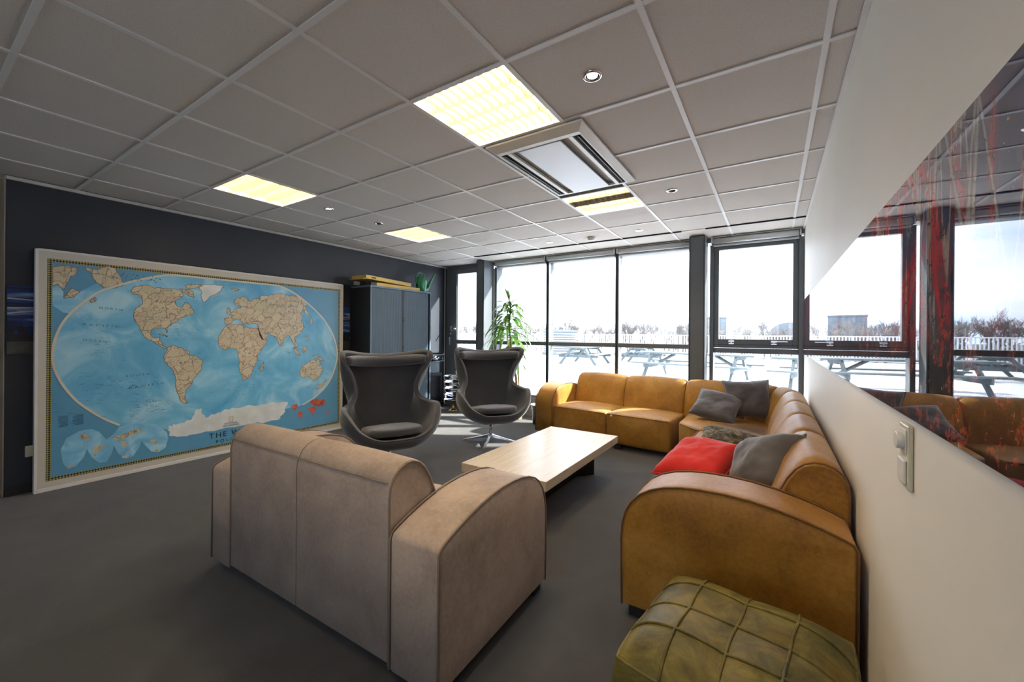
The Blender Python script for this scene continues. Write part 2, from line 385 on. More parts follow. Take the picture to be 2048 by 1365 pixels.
# outlines on the printed world map, metres on the wall (along, up)
LAND = {'north_america':[(1.238,1.692),(1.263,1.728),(1.323,1.75),(1.385,1.747),(1.412,1.731),(1.458,1.741),(1.523,1.738),(1.59,1.737),(1.63,1.717),(1.64,1.681),(1.61,1.654),(1.572,1.627),(1.572,1.591),(1.601,1.569),(1.625,1.554),(1.637,1.583),(1.65,1.614),(1.681,1.599),(1.701,1.563),(1.722,1.539),(1.726,1.51),(1.681,1.488),(1.651,1.475),(1.612,1.449),(1.592,1.424),(1.554,1.399),(1.535,1.375),(1.506,1.35),(1.512,1.31),(1.503,1.305),(1.493,1.343),(1.469,1.35),(1.432,1.345),(1.396,1.332),(1.382,1.302),(1.393,1.268),(1.415,1.252),(1.442,1.261),(1.455,1.268),(1.451,1.233),(1.466,1.216),(1.474,1.185),(1.493,1.169),(1.511,1.154),(1.489,1.145),(1.452,1.184),(1.415,1.212),(1.37,1.236),(1.34,1.263),(1.319,1.309),(1.308,1.336),(1.294,1.381),(1.277,1.398),(1.263,1.443),(1.26,1.47),(1.273,1.527),(1.307,1.562),(1.324,1.598),(1.315,1.631),(1.289,1.663),(1.252,1.662)],'arctic_isles':[(1.649,1.784),(1.7,1.804),(1.782,1.808),(1.772,1.779),(1.72,1.762),(1.68,1.753)],'baffin':[(1.6,1.75),(1.649,1.743),(1.69,1.747),(1.721,1.712),(1.731,1.664),(1.7,1.674),(1.67,1.696),(1.63,1.717)],'greenland':[(1.762,1.786),(1.825,1.81),(1.912,1.819),(1.991,1.82),(1.969,1.773),(1.935,1.731),(1.891,1.702),(1.852,1.673),(1.822,1.626),(1.801,1.632),(1.788,1.681),(1.794,1.731),(1.772,1.762)],'south_america':[(1.508,1.161),(1.536,1.177),(1.565,1.181),(1.613,1.159),(1.643,1.134),(1.684,1.12),(1.694,1.083),(1.745,1.063),(1.805,1.016),(1.799,0.966),(1.784,0.917),(1.751,0.857),(1.726,0.842),(1.716,0.798),(1.696,0.763),(1.676,0.741),(1.656,0.718),(1.662,0.681),(1.656,0.645),(1.683,0.593),(1.647,0.595),(1.617,0.638),(1.603,0.688),(1.587,0.75),(1.577,0.811),(1.57,0.884),(1.557,0.933),(1.518,0.983),(1.49,1.032),(1.486,1.075),(1.508,1.126)],'africa':[(1.994,1.358),(2.04,1.399),(2.087,1.4),(2.147,1.406),(2.184,1.402),(2.196,1.375),(2.246,1.362),(2.31,1.363),(2.349,1.358),(2.37,1.294),(2.403,1.23),(2.448,1.224),(2.424,1.167),(2.364,1.085),(2.33,1.03),(2.339,0.974),(2.295,0.921),(2.288,0.867),(2.25,0.796),(2.188,0.779),(2.171,0.835),(2.146,0.904),(2.155,0.971),(2.138,1.039),(2.13,1.093),(2.113,1.133),(2.054,1.14),(2.007,1.123),(1.95,1.176),(1.943,1.241),(1.961,1.293)],'madagascar':[(2.391,0.957),(2.41,0.97),(2.405,0.914),(2.374,0.86),(2.358,0.89)],'eurasia':[(2.005,1.413),(2.0,1.463),(2.04,1.472),(2.051,1.504),(2.063,1.531),(2.098,1.56),(2.134,1.583),(2.17,1.596),(2.146,1.621),(2.11,1.614),(2.085,1.652),(2.121,1.695),(2.169,1.712),(2.219,1.702),(2.244,1.663),(2.269,1.665),(2.295,1.694),(2.36,1.708),(2.372,1.742),(2.426,1.741),(2.507,1.768),(2.591,1.79),(2.678,1.774),(2.767,1.775),(2.86,1.753),(2.913,1.711),(2.93,1.672),(2.885,1.645),(2.917,1.604),(2.963,1.544),(2.931,1.537),(2.899,1.572),(2.873,1.595),(2.836,1.563),(2.861,1.509),(2.846,1.463),(2.878,1.418),(2.878,1.373),(2.832,1.296),(2.786,1.266),(2.762,1.26),(2.784,1.206),(2.809,1.16),(2.791,1.124),(2.748,1.185),(2.711,1.26),(2.682,1.281),(2.644,1.237),(2.616,1.164),(2.59,1.15),(2.562,1.223),(2.539,1.266),(2.483,1.289),(2.442,1.317),(2.451,1.272),(2.424,1.238),(2.387,1.233),(2.355,1.3),(2.341,1.364),(2.338,1.406),(2.284,1.418),(2.259,1.401),(2.221,1.419),(2.196,1.397),(2.166,1.437),(2.135,1.462),(2.099,1.448),(2.064,1.412),(2.029,1.398)],'britain':[(2.023,1.55),(2.039,1.588),(2.058,1.542),(2.03,1.511)],'australia':[(2.836,0.826),(2.866,0.9),(2.929,0.927),(2.977,0.955),(3.026,0.968),(3.059,0.935),(3.085,0.981),(3.109,0.917),(3.144,0.835),(3.111,0.758),(3.045,0.695),(2.995,0.705),(2.963,0.755),(2.883,0.746),(2.842,0.768)],'new_zealand':[(3.045,0.591),(3.095,0.624),(3.18,0.682),(3.204,0.699),(3.163,0.626),(3.102,0.585),(3.055,0.568)],'borneo':[(2.865,1.107),(2.905,1.143),(2.928,1.096),(2.884,1.058)],'sumatra':[(2.751,1.131),(2.772,1.131),(2.84,1.038),(2.816,1.024),(2.758,1.086)],'new_guinea':[(2.993,1.023),(3.058,1.02),(3.119,0.986),(3.167,0.939),(3.079,0.963)],'philippines':[(2.901,1.266),(2.92,1.272),(2.94,1.21),(2.921,1.21)],'japan':[(2.966,1.52),(2.982,1.508),(2.996,1.452),(2.957,1.414),(2.951,1.432),(2.973,1.458)],'iceland':[(2.061,1.785),(2.108,1.8),(2.145,1.788),(2.109,1.768)],'cuba':[(1.442,1.291),(1.473,1.296),(1.511,1.272),(1.507,1.263),(1.47,1.277)]}
ICE = {'antarctica':[(1.522,0.385),(1.608,0.397),(1.708,0.416),(1.739,0.498),(1.787,0.528),(1.802,0.463),(1.834,0.42),(1.944,0.453),(2.082,0.484),(2.278,0.482),(2.462,0.481),(2.688,0.467),(2.637,0.328),(2.574,0.265),(2.179,0.272),(1.835,0.273),(1.629,0.265),(1.532,0.288)]}
INSET = {'asia_inset':[(0.755,1.84),(0.855,1.864),(0.904,1.857),(0.886,1.799),(0.855,1.768),(0.817,1.652),(0.787,1.706),(0.756,1.683)],'america_inset':[(0.933,1.861),(1.007,1.856),(1.076,1.892),(1.131,1.889),(1.158,1.838),(1.191,1.743),(1.124,1.703),(1.061,1.701),(1.015,1.739),(0.982,1.819)],'australia_inset':[(0.817,1.596),(0.87,1.678),(0.915,1.651),(0.884,1.614),(0.825,1.586)],'zealand_inset':[(0.974,1.579),(1.008,1.611),(1.013,1.59),(0.979,1.563)]}
LOBE = {'lobe_a':[(0.807,0.321),(0.841,0.415),(0.919,0.461),(0.992,0.463),(1.038,0.427),(1.084,0.353),(1.128,0.387),(1.171,0.451),(1.279,0.457),(1.42,0.427),(1.513,0.332),(1.523,0.271),(1.504,0.18),(1.449,0.151),(1.394,0.171),(1.35,0.239),(1.323,0.29),(1.306,0.226),(1.264,0.157),(1.214,0.147),(1.164,0.204),(1.132,0.288),(1.12,0.215),(1.085,0.152),(1.039,0.156),(0.993,0.214),(0.963,0.295),(0.942,0.227),(0.899,0.166),(0.85,0.148),(0.822,0.207)],'inset_sea':[(0.756,1.681),(0.787,1.7),(0.817,1.646),(0.817,1.596),(0.87,1.678),(0.912,1.651),(1.015,1.735),(1.192,1.736),(1.077,1.634),(1.001,1.564),(0.913,1.486),(0.888,1.454),(0.815,1.471),(0.757,1.527)]}
SMALL = {'g1':[(0.919,0.43),(0.955,0.428),(0.981,0.396),(0.963,0.368),(0.941,0.377),(0.926,0.401)],'g2':[(1.001,0.297),(1.038,0.303),(1.066,0.314),(1.054,0.274),(1.023,0.253),(1.016,0.208),(1.005,0.253)],'g3':[(1.119,0.356),(1.163,0.369),(1.229,0.389),(1.305,0.407),(1.331,0.384),(1.305,0.362),(1.246,0.352),(1.196,0.335),(1.148,0.333)],'g4':[(1.175,0.318),(1.205,0.32),(1.221,0.29),(1.2,0.25),(1.188,0.275)],'g5':[(1.385,0.277),(1.421,0.281),(1.443,0.253),(1.412,0.236)],'g6':[(0.838,0.176),(0.885,0.184),(0.864,0.161)],'g7':[(1.181,0.171),(1.255,0.17),(1.214,0.15)],'g8':[(1.412,0.178),(1.462,0.171),(1.443,0.157)]}
RED = {'r1':[(2.733,0.417),(2.802,0.428),(2.815,0.39),(2.778,0.341),(2.748,0.385)],'r2':[(2.815,0.32),(2.877,0.32),(2.871,0.275),(2.841,0.228),(2.822,0.274)],'r3':[(2.965,0.445),(3.063,0.454),(3.182,0.432),(3.172,0.363),(3.097,0.348),(3.014,0.376)],'r4':[(2.934,0.357),(3.031,0.364),(3.057,0.323),(3.015,0.251),(2.982,0.303)],'r5':[(3.193,0.276),(3.242,0.278),(3.257,0.247),(3.207,0.245)]}
OVAL = [(1.171,0.462),(1.068,0.539),(0.976,0.628),(0.889,0.734),(0.818,0.864),(0.774,0.989),(0.759,1.109),(0.773,1.249),(0.822,1.4),(0.913,1.537),(1.031,1.662),(1.172,1.741),(1.34,1.816),(1.522,1.873),(1.72,1.88),(1.934,1.884),(2.168,1.884),(2.425,1.885),(2.534,1.883),(2.707,1.83),(2.923,1.696),(3.156,1.489),(3.298,1.265),(3.354,1.035),(3.319,0.839),(3.232,0.652),(3.063,0.495),(2.876,0.405)]

# ============================================================ the room
XL, XR, YW = -5.09, .29, 5.66
def st(name, bm, mat, parent=None, **k):
    ob = obj(name, bm, mat, parent, **k)
    if parent is None: ob['kind'] = 'structure'
    return ob
st('floor', boxes((-8, .45, -3.2, 5.9, -.12, 0)), 'carpet')
st('wall_right', boxes((XR, XR + .15, -3.2, 5.9, 0, 2.75)), 'white_wall')
st('wall_left', boxes((XL - .15, XL, .52, 5.9, 0, 2.75)), 'navy_wall')
st('wall_corner', boxes((-8, XL - .15, .52, .67, 0, 2.75), (XL - .15, XL, .515, .522, 0, 2.75)), 'beige_wall')
st('wall_side', boxes((-8.1, -8, -3.2, .67, 0, 2.75)), 'white_wall')
st('wall_back', boxes((-8, -2.3, -3.3, -3.2, 0, 2.75), (.2, .45, -3.3, -3.2, 0, 2.75), (-2.3, .2, -3.3, -3.2, 0, 1.3), (-2.3, .2, -3.3, -3.2, 2.4, 2.75)), 'white_wall')  # opening added so daylight from behind reaches the sofa backs
w3 = st('window_3', boxes(*[(x - .03, x + .03, -3.28, -3.22, 1.3, 2.4) for x in (-2.27, -1.05, .17)], (-2.3, .2, -3.28, -3.22, 1.3, 1.36), (-2.3, .2, -3.28, -3.22, 2.34, 2.4)), 'frame_grey')  # unseen window, added behind the viewer to bring in daylight
obj('window_pane', boxes((-2.24, .14, -3.255, -3.247, 1.36, 2.34)), 'window_glass', w3)
st('floor_outside', boxes((-30, 25, -30, -3.3, -.25, .05)), 'terrace')  # unseen bright ground, added to bounce daylight up to the ceiling
# ceiling: lay-in tiles, one mesh; openings where the lamps and the air unit sit
gx = lambda i: .1753 - .6 * i
gy = lambda j: 2.109 + .6 * j
HOLES = {(2, -1), (2, 2), (6, -1), (6, 2), (2, 0), (2, 1), (2, -4)}
bm = bmesh.new(); g = bmesh.new()
for i in range(-1, 15):
    for j in range(-10, 7):
        x1 = min(gx(i), XR); x0 = max(gx(i + 1), -8); y0 = max(gy(j), -3.2); y1 = min(gy(j + 1), 5.72)
        if x1 - x0 < .02 or y1 - y0 < .02: continue
        if x1 <= XL + .03 and y0 > .6: continue
        if (i, j) in HOLES: continue
        box(bm, x0, x1, y0, y1, CE, CE + .02)
ceiling = st('ceiling', bm, 'ceiling_tile')
for i in range(0, 15):
    x = gx(i)
    if x > -8: box(g, x - .012, x + .012, -3.2, 5.66 if x > XL else .52, CE - .007, CE - .0005)
for j in range(-9, 7):
    y = gy(j)
    if y < 5.6: box(g, -8 if y < .5 else XL, XR, y - .012, y + .012, CE - .0062, CE - .0008)
st('ceiling_grid', g, 'rail_white', ceiling)
st('roof_slab', boxes((-8.1, .45, -3.3, 5.9, 2.80, 3.0)), 'white_wall')
bpy.data.objects['roof_slab'].name = 'ceiling_slab'
st('trim_1', boxes((XL, XL + .022, .52, 5.66, CE - .035, CE - .008)), 'trim_white', bevel=.003)
st('trim_2', boxes((XR - .02, XR - .0005, -3.2, 5.60, CE - .020, CE - .008)), 'rail_white')
st('trim_3', boxes((XL - .002, XL + .006, 5.595, 5.615, 0, CE - .04)), 'trim_white')
st('baseboard_left', boxes((XL + .0005, XL + .014, .53, 5.58, 0, .07)), 'cabinet_side')
st('trim_4', boxes((-4.0, -.92, 5.08, 5.105, CE - .012, CE - .001), (-.66, .28, 5.08, 5.10, CE - .012, CE - .001)), 'slot_black')

# ------------------------------------------------------------ window wall
ZS, ZH = .34, 2.43          # sill and head of the glass
st('wall_front', boxes((XL, .45, 5.66, 5.86, 0, ZS - .03), (XL - .15, .45, 5.66, 5.9, ZH + .06, 2.8)), 'sill_grey')
FR = 'frame_grey'
def glass_pane(nm, x0, x1, z0, z1, parent, y=5.775):
    return obj(nm, boxes((x0, x1, y, y + .008, z0, z1)), 'window_glass', parent)
# pillars (boxed columns)
def pillar(n, x0, x1, y0):
    p = st('trim_%d' % n, boxes((x0, x1, y0, 5.64, 0, CE - .009)), FR, bevel=.004)
    obj('edge_strip', boxes((x0 + .012, x0 + .018, y0 - .004, y0, .01, CE - .012), (x1 - .018, x1 - .012, y0 - .004, y0, .01, CE - .012)), 'black_metal', p)
    return p
pillar(5, -4.17, -4.01, 5.36); pillar(6, -.885, -.70, 5.40)
def frame_bay(n, xs, zt, zb, label):
    """curtain-wall bay: mullions at xs, transom between zt and zb, upper and lower panes"""
    bm = bmesh.new(); x0, x1 = xs[0], xs[-1]
    box(bm, x0, x1, YW, YW + .14, ZH, ZH + .06); box(bm, x0, x1, YW, YW + .14, ZS - .03, ZS)
    for x in xs: box(bm, x - .022, x + .022, YW - .03, YW + .14, ZS, ZH + .02)
    w_ = obj('window_%d' % n, bm, FR, None, bevel=.003); w_['kind'] = 'structure'
    for a, b_ in zip(xs[:-1], xs[1:]):
        obj('transom', boxes((a + .022, b_ - .022, YW, YW + .13, zb, zt)), FR, w_, bevel=.003)
        glass_pane('window_pane', a + .022, b_ - .022, zt, ZH, w_); glass_pane('window_pane', a + .022, b_ - .022, ZS, zb, w_)
    for x in xs[1:-1]:
        obj('pressure_strip', boxes((x - .010, x + .010, YW - .036, YW - .030, ZS + .01, ZH + .02)), 'black_metal', w_)
        obj('blind_guide', boxes((x + .023, x + .029, YW - .03, YW + .02, ZS + .01, ZH)), 'aluminium', w_)
    return w_
w1 = frame_bay(1, [-3.965, -2.975, -1.868, -.83], 1.20, 1.14, '')
obj('side_jamb', boxes((-4.008, -3.988, 5.62, 5.80, ZS, ZH)), 'blind_grey', w1)
w2 = frame_bay(2, [-.655, .262], 1.165, 1.105, '')
# opening sash in the right window
bm = bmesh.new(); a, b_ = -.632, .24
box(bm, a, a + .055, YW + .0, YW + .07, 1.17, ZH - .002); box(bm, b_ - .055, b_, YW, YW + .07, 1.17, ZH - .002)
box(bm, a + .055, b_ - .055, YW, YW + .07, 1.17, 1.275); box(bm, a + .055, b_ - .055, YW, YW + .07, ZH - .045, ZH - .002)
sash = obj('opening_sash', bm, FR, w2, bevel=.004)
obj('sash_groove', boxes((a + .0, b_, YW - .0015, YW, 1.205, 1.211)), 'black_metal', sash)
for hx in (-.435, .005):
    hb = bmesh.new(); box(hb, hx - .032, hx + .032, YW - .016, YW - .0005, 1.24, 1.262); box(hb, hx - .030, hx + .030, YW - .012, YW - .0005, 1.213, 1.230)
    box(hb, hx - .01, hx + .01, YW - .02, YW - .012, 1.232, 1.25)
    if hx > 0: box(hb, hx + .02, hx + .135, YW - .026, YW - .014, 1.246, 1.257)
    obj('sash_handle', hb, 'aluminium', sash, bevel=.002)
# roller blind cassettes under the ceiling
for n_, (a, b_, lab) in enumerate(((-3.95, -3.0, 'rolled-up grey roller blind over the window pane beside the green plant'), (-2.955, -1.89, 'rolled-up grey roller blind over the middle pane of the wide window'),
                       (-1.848, -.90, 'rolled-up grey roller blind just left of the thick grey pillar behind the sofa'), (-.65, .25, 'rolled-up grey roller blind over the opening window beside the white wall'))):
    t = thing('roller_blind', lab, 'blind', ((a + b_) / 2, 5.60, 2.49), 0, 'rolled-up roller blinds'); L = (b_ - a) / 2
    cb = bmesh.new(); tube(cb, [(-L + .012, .0, 0), (L - .012, .0, 0)], .036, 20); obj('fabric_roll', cb, 'blind_grey', t)
    obj('top_rail', boxes((-L, L, -.030, .04, .040, .048)), 'blind_grey', t)
    obj('bottom_bar', boxes((-L + .01, L - .01, .018, .036, -.062, -.040)), 'blind_grey', t, bevel=.003)
    for s in (-1, 1): obj('end_bracket', boxes((s * L - .006, s * L + .006, -.034, .04, -.034, .034)), 'aluminium', t)
# terrace door
DX0, DX1 = -5.085, -4.175
bm = bmesh.new()
box(bm, DX0, DX0 + .10, YW - .02, YW + .12, 0, CE - .01); box(bm, DX0 + .10, DX1, YW - .02, YW + .12, 2.48, CE - .01); box(bm, DX0 + .1, DX1, YW - .02, YW + .12, 0, .03)
box(bm, DX1 - .06, DX1, YW - .02, YW + .12, .03, 2.48)
door = obj('door_1', bm, FR, None, bevel=.004); door['kind'] = 'structure'
bm = bmesh.new(); a, b_ = DX0 + .105, DX1 - .065
box(bm, a, a + .15, YW - .03, YW + .05, .035, 2.475); box(bm, b_ - .12, b_, YW - .03, YW + .05, .035, 2.475)
for z0, z1 in ((.035, .30), (1.135, 1.205), (2.395, 2.475)): box(bm, a + .15, b_ - .12, YW - .03, YW + .05, z0, z1)
leaf = obj('door_leaf', bm, FR, door, bevel=.004)
obj('glazing_bead', boxes((a + .15, a + .165, YW - .01, YW + .03, .31, 1.13), (a + .15, a + .165, YW - .01, YW + .03, 1.21, 2.39)), 'aluminium', leaf)
glass_pane('door_pane', a + .15, b_ - .12, .30, 1.135, leaf, YW + .005); glass_pane('door_pane', a + .15, b_ - .12, 1.205, 2.395, leaf, YW + .005)
hb = bmesh.new(); tube(hb, [(-4.955, YW - .035, 1.41), (-4.955, YW - .085, 1.412), (-4.94, YW - .09, 1.412), (-4.80, YW - .09, 1.405)], .010, 8)
box(hb, -4.975, -4.935, YW - .042, YW - .030, 1.36, 1.46); obj('lever_handle', hb, 'chrome', leaf)
hb = bmesh.new(); tube(hb, [(-4.955, YW - .03, 1.315), (-4.955, YW - .05, 1.315)], .020, 12); obj('lock_cylinder', hb, 'chrome', leaf)
hb = bmesh.new(); box(hb, -4.968, -4.942, YW - .042, YW - .0305, 1.08, 1.27); tube(hb, [(-4.955, YW - .04, 1.25), (-4.955, YW - .07, 1.25), (-4.955, YW - .075, 1.10)], .007, 8)
obj('latch_bolt', hb, 'chrome', leaf)

# ============================================================ lamps in the ceiling
def office_lamp(x0, y0, label, dark=()):
    t = thing('recessed_ceiling_lamp', label, 'ceiling lamp', (x0 + .3, y0 + .3, CE), 0, 'square louvre lamps in the ceiling')
    H = .29; bm = bmesh.new()
    for a, b_, c, d in ((-.3, .3, -.3, -H), (-.3, .3, H, .3), (-.3, -H, -H, H), (H, .3, -H, H)): box(bm, a, b_, c, d, -.004, .09)
    box(bm, -.3, .3, -.3, .3, .09, .10)
    obj('housing', bm, 'trim_white', t)
    rb = bmesh.new()
    for k in range(4):      # curved reflector troughs
        yc = -H + (k + .5) * H / 2; pr = [(yc - H / 4 + .002 + (H / 2 - .004) * q / 8, .028 + .052 * math.sin(PI * q / 8)) for q in range(9)]
        for q in range(8):
            vs = [rb.verts.new(p) for p in ((-H, pr[q][0], pr[q][1]), (H, pr[q][0], pr[q][1]), (H, pr[q + 1][0], pr[q + 1][1]), (-H, pr[q + 1][0], pr[q + 1][1]))]
            rb.faces.new(vs)
    obj('reflector', rb, 'reflector', t, recalc=False)
    lb = bmesh.new()
    for k in range(1, 4):
        yc = -H + k * H / 2
        vs = [lb.verts.new(p) for p in ((-H, yc - .010, .030), (-H, yc + .010, .030), (-H, yc, -.002), (H, yc - .010, .030), (H, yc + .010, .030), (H, yc, -.002))]
        for f in ((0, 3, 5, 2), (1, 2, 5, 4), (0, 1, 4, 3)): lb.faces.new([vs[i] for i in f])
    for k in range(4):
        yc = -H + (k + .5) * H / 2
        for q in range(10):
            xc = -H + (q + 1) * 2 * H / 11
            n_ = 6; top = []; bot = []
            for s in range(n_ + 1):
                yy = yc - H / 4 + .008 + (H / 2 - .016) * s / n_; dip = .014 * math.sin(PI * s / n_)
                bot.append((yy, .0 + dip)); top.append((yy, .026))
            for s in range(n_):
                for sg in (-1, 1):
                    vs = [lb.verts.new(p) for p in ((xc, *bot[s]), (xc, *bot[s + 1]), (xc + sg * .006, *top[s + 1]), (xc + sg * .006, *top[s]))]
                    lb.faces.new(vs if sg > 0 else vs[::-1])
    obj('louvre', lb, 'louvre_blade', t, recalc=False)
    for k in range(4):
        yc = -H + (k + .5) * H / 2; tb = bmesh.new(); tube(tb, [(-H + .01, yc, .050), (H - .01, yc, .050)], .013, 10)
        obj('light_tube', tb, 'tube_dark' if k in dark else 'tube_lit', t)
    return t
office_lamp(gx(3), gy(-1), 'large bright louvre ceiling lamp directly in front of the white air unit')
office_lamp(gx(3), gy(2), 'louvre ceiling lamp behind the air unit with one tube dark', dark=(1,))
office_lamp(gx(7), gy(-1), 'louvre ceiling lamp above the left part of the world map')
office_lamp(gx(7), gy(2), 'small-looking louvre ceiling lamp farthest back, toward the dark cabinet')
office_lamp(gx(3), gy(-4), 'unseen louvre ceiling lamp added behind the viewer, same column as the air unit')  # extra lamp out of view, added to light the sofa backs

def spot(x, y, label, lit=True):
    t = thing('downlight', label, 'spotlight', (x, y, CE), 0, 'round recessed spotlights')
    bm = bmesh.new(); lathe(bm, [(.030, .010), (.031, -.004), (.036, -.007), (.043, -.006), (.046, -.001), (.046, .0)], 28); 
    obj('ring', bm, 'chrome', t)
    bm = bmesh.new(); lathe(bm, [(.0001, -.001), (.018, -.002), (.030, .002)], 24); obj('lens', bm, 'lens_lit' if lit else 'slot_black', t, recalc=False)
    if lit:
        d = bpy.data.lights.new('halogen', 'SPOT'); d.energy = 16; d.color = (1, .80, .55); d.spot_size = 1.9; d.spot_blend = .8; d.shadow_soft_size = .03
        h = bpy.data.objects.new('halogen', d); C.objects.link(h); h.parent = t; h.location = (0, 0, -.012)
spot(-.729, 1.817, 'lit round spotlight nearest the viewer, right of the large lamp')
spot(-3.71, 2.391, 'lit round spotlight just behind the lamp above the map')
spot(-.73, 3.614, 'unlit round spotlight right of the lamp behind the air unit', False)
spot(-3.721, 3.0, 'unlit round spotlight between the two left-hand lamps', False)
spot(-2.519, 4.814, 'small lit spotlight near the window blinds, left of the smoke detector')
spot(-1.332, 4.797, 'small lit spotlight near the window blinds, right of the smoke detector')
bm = bmesh.new(); lathe(bm, [(.0001, -.045), (.03, -.045), (.045, -.035), (.050, -.018), (.052, -.001)], 24, (-1.936, 4.837, CE))
tag(obj('smoke_detector', bm, 'white_plastic', recalc=False), 'small round white smoke detector on the ceiling near the windows', 'smoke detector')

# air conditioning cassette
t = thing('air_conditioning_unit', 'white ceiling air unit with pale centre panel and black slots', 'air conditioner', (-1.25, 2.66, CE - .0075))
hx, hy = .335, .535; bm = bmesh.new()
# border with sloped rim, open slots
def ringquad(bm, o_, i_, zo, zi):
    vo_ = [bm.verts.new((sx * o_[0], sy * o_[1], zo)) for sx, sy in ((-1, -1), (1, -1), (1, 1), (-1, 1))]
    vi_ = [bm.verts.new((sx * i_[0], sy * i_[1], zi)) for sx, sy in ((-1, -1), (1, -1), (1, 1), (-1, 1))]
    for k in range(4): bm.faces.new((vo_[k], vo_[(k + 1) % 4], vi_[(k + 1) % 4], vi_[k]))
ringquad(bm, (hx, hy), (hx, hy), -.001, -.012); ringquad(bm, (hx, hy), (hx - .045, hy - .065), -.012, -.036)
box(bm, -hx + .045, hx - .045, -hy + .065, -hy + .10, -.036, -.02); box(bm, -hx + .045, hx - .045, hy - .085, hy - .065, -.036, -.02)
for s in (-1, 1):
    a, b_ = sorted((s * .205, s * .232)); box(bm, a, b_, -hy + .10, hy - .085, -.037, -.02)
    a, b_ = sorted((s * .283, s * .291)); box(bm, a, b_, -hy + .10, hy - .085, -.036, -.02)
obj('surround', bm, 'white_plastic', t)
obj('intake_panel', boxes((-.150, .150, -hy + .105, hy - .09, -.040, -.030)), 'pale_panel', t, bevel=.004)
obj('duct_recess', boxes((-.29, .29, -hy + .08, hy - .08, -.008, -.004)), 'trim_white', t)
for s in (-1, 1):
    sb = boxes((min(s * .237, s * .281), max(s * .237, s * .281), -hy + .11, hy - .095, -.030, -.010))
    obj('air_slot', sb, 'slot_black', t)
    a = s * .262; obj('air_vane', boxes((a - .003, a + .003, -hy + .12, hy - .105, -.036, -.0305)), 'black_metal', t)

# ============================================================ right wall
ap = obj('glossy_wall_print', boxes((.264, .282, -1.2, 5.40, 1.132, 1.695)), 'art_print', None, bevel=.0015)
tag(ap, 'long glossy panoramic print of red and dark-blue splashes on the white wall', 'wall art')
obj('edge_gap', boxes((.2825, .2895, -1.15, 5.36, 1.16, 1.67)), 'trim_white', ap)
t = thing('wall_switch', 'cream double wall switch with round dimmer knob below the glossy print', 'switch', (XR - .0005, 1.405, 1.02))
obj('frame', boxes((-.010, 0, -.042, .042, -.080, .080)), 'cream_plastic', t, bevel=.004)
bm = bmesh.new(); tube(bm, [(-.010, 0, .038), (-.018, 0, .038), (-.026, 0, .038)], [.023, .022, .021], 24); obj('dimmer_knob', bm, 'white_plastic', t, bevel=.002)
obj('dimmer_plate', boxes((-.0125, -.0102, -.030, .030, .008, .068)), 'white_plastic', t, bevel=.002)
bm = boxes((-.016, -.0102, -.030, .030, -.068, -.008)); obj('rocker', bm, 'white_plastic', t, bevel=.003)

# ============================================================ left wall
def canvas(y0, y1, z0, z1, label, seed):
    rnd = random.Random(seed)
    t = thing('concert_canvas', label, 'picture', (XL, (y0 + y1) / 2, z0), 0, 'concert pictures on the dark wall')
    w_ = (y1 - y0) / 2; h = z1 - z0
    obj('canvas', boxes((.001, .022, -w_, w_, 0, h)), 'canvas_blue', t)
    bm = bmesh.new(); n_ = 60; zs = [h * (.30 + .05 * math.sin(k * .9) + .05 * rnd.random()) for k in range(n_)]
    for k in (7, 8, 22, 23, 41, 52, 53): zs[k] += h * (.05 + .08 * rnd.random())
    for k in range(n_ - 1):
        a, b_ = -w_ + 2 * w_ * k / n_, -w_ + 2 * w_ * (k + 1) / n_
        vs = [bm.verts.new(p) for p in ((.0228, a, h * .17), (.0228, b_, h * .17), (.0228, b_, zs[k + 1]), (.0228, a, zs[k]))]; bm.faces.new(vs)
    obj('crowd_silhouettes', bm, 'canvas_dark', t)
    obj('stage_floor', boxes((.0224, .0232, -w_, w_, 0, h * .18)), 'canvas_floor', t)
    bm = bmesh.new()
    for z, q in ((.80, -.05), (.66, .06), (.58, .2)):
        vs = [bm.verts.new(p) for p in ((.0230, -w_, h * z), (.0230, w_, h * (z + q) - .004), (.0230, w_, h * (z + q) + .002), (.0230, -w_, h * z + .012))]; bm.faces.new(vs)
    obj('light_beams', bm, 'paper_tube', t)
canvas(.53, 1.08, 1.13, 1.675, 'blue concert crowd picture left of the world map', 1)
canvas(3.05, 3.60, 1.09, 1.68, 'blue concert crowd picture between the world map and the dark cabinet', 2)
t = thing('wall_socket', 'white double socket low on the dark wall left of the map', 'socket', (XL, .70, .335))
obj('frame', boxes((.0005, .012, -.072, .072, -.045, .045)), 'cream_plastic', t, bevel=.003)
for dz in (-.021, .021):
    bm = bmesh.new()
    for k in range(20):
        a0, a1 = 2 * PI * k / 20, 2 * PI * (k + 1) / 20
        vs = [bm.verts.new((.0125, r * math.cos(a), dz * 1.05 + r * math.sin(a))) for r, a in ((.014, a0), (.020, a0), (.020, a1), (.014, a1))]; bm.faces.new(vs)
    for s in (-1, 1): box(bm, .0122, .0128, s * .007 - .002, s * .007 + .002, dz * 1.05 - .003, dz * 1.05 + .003)
    obj('outlet', bm, 'slot_black', t)

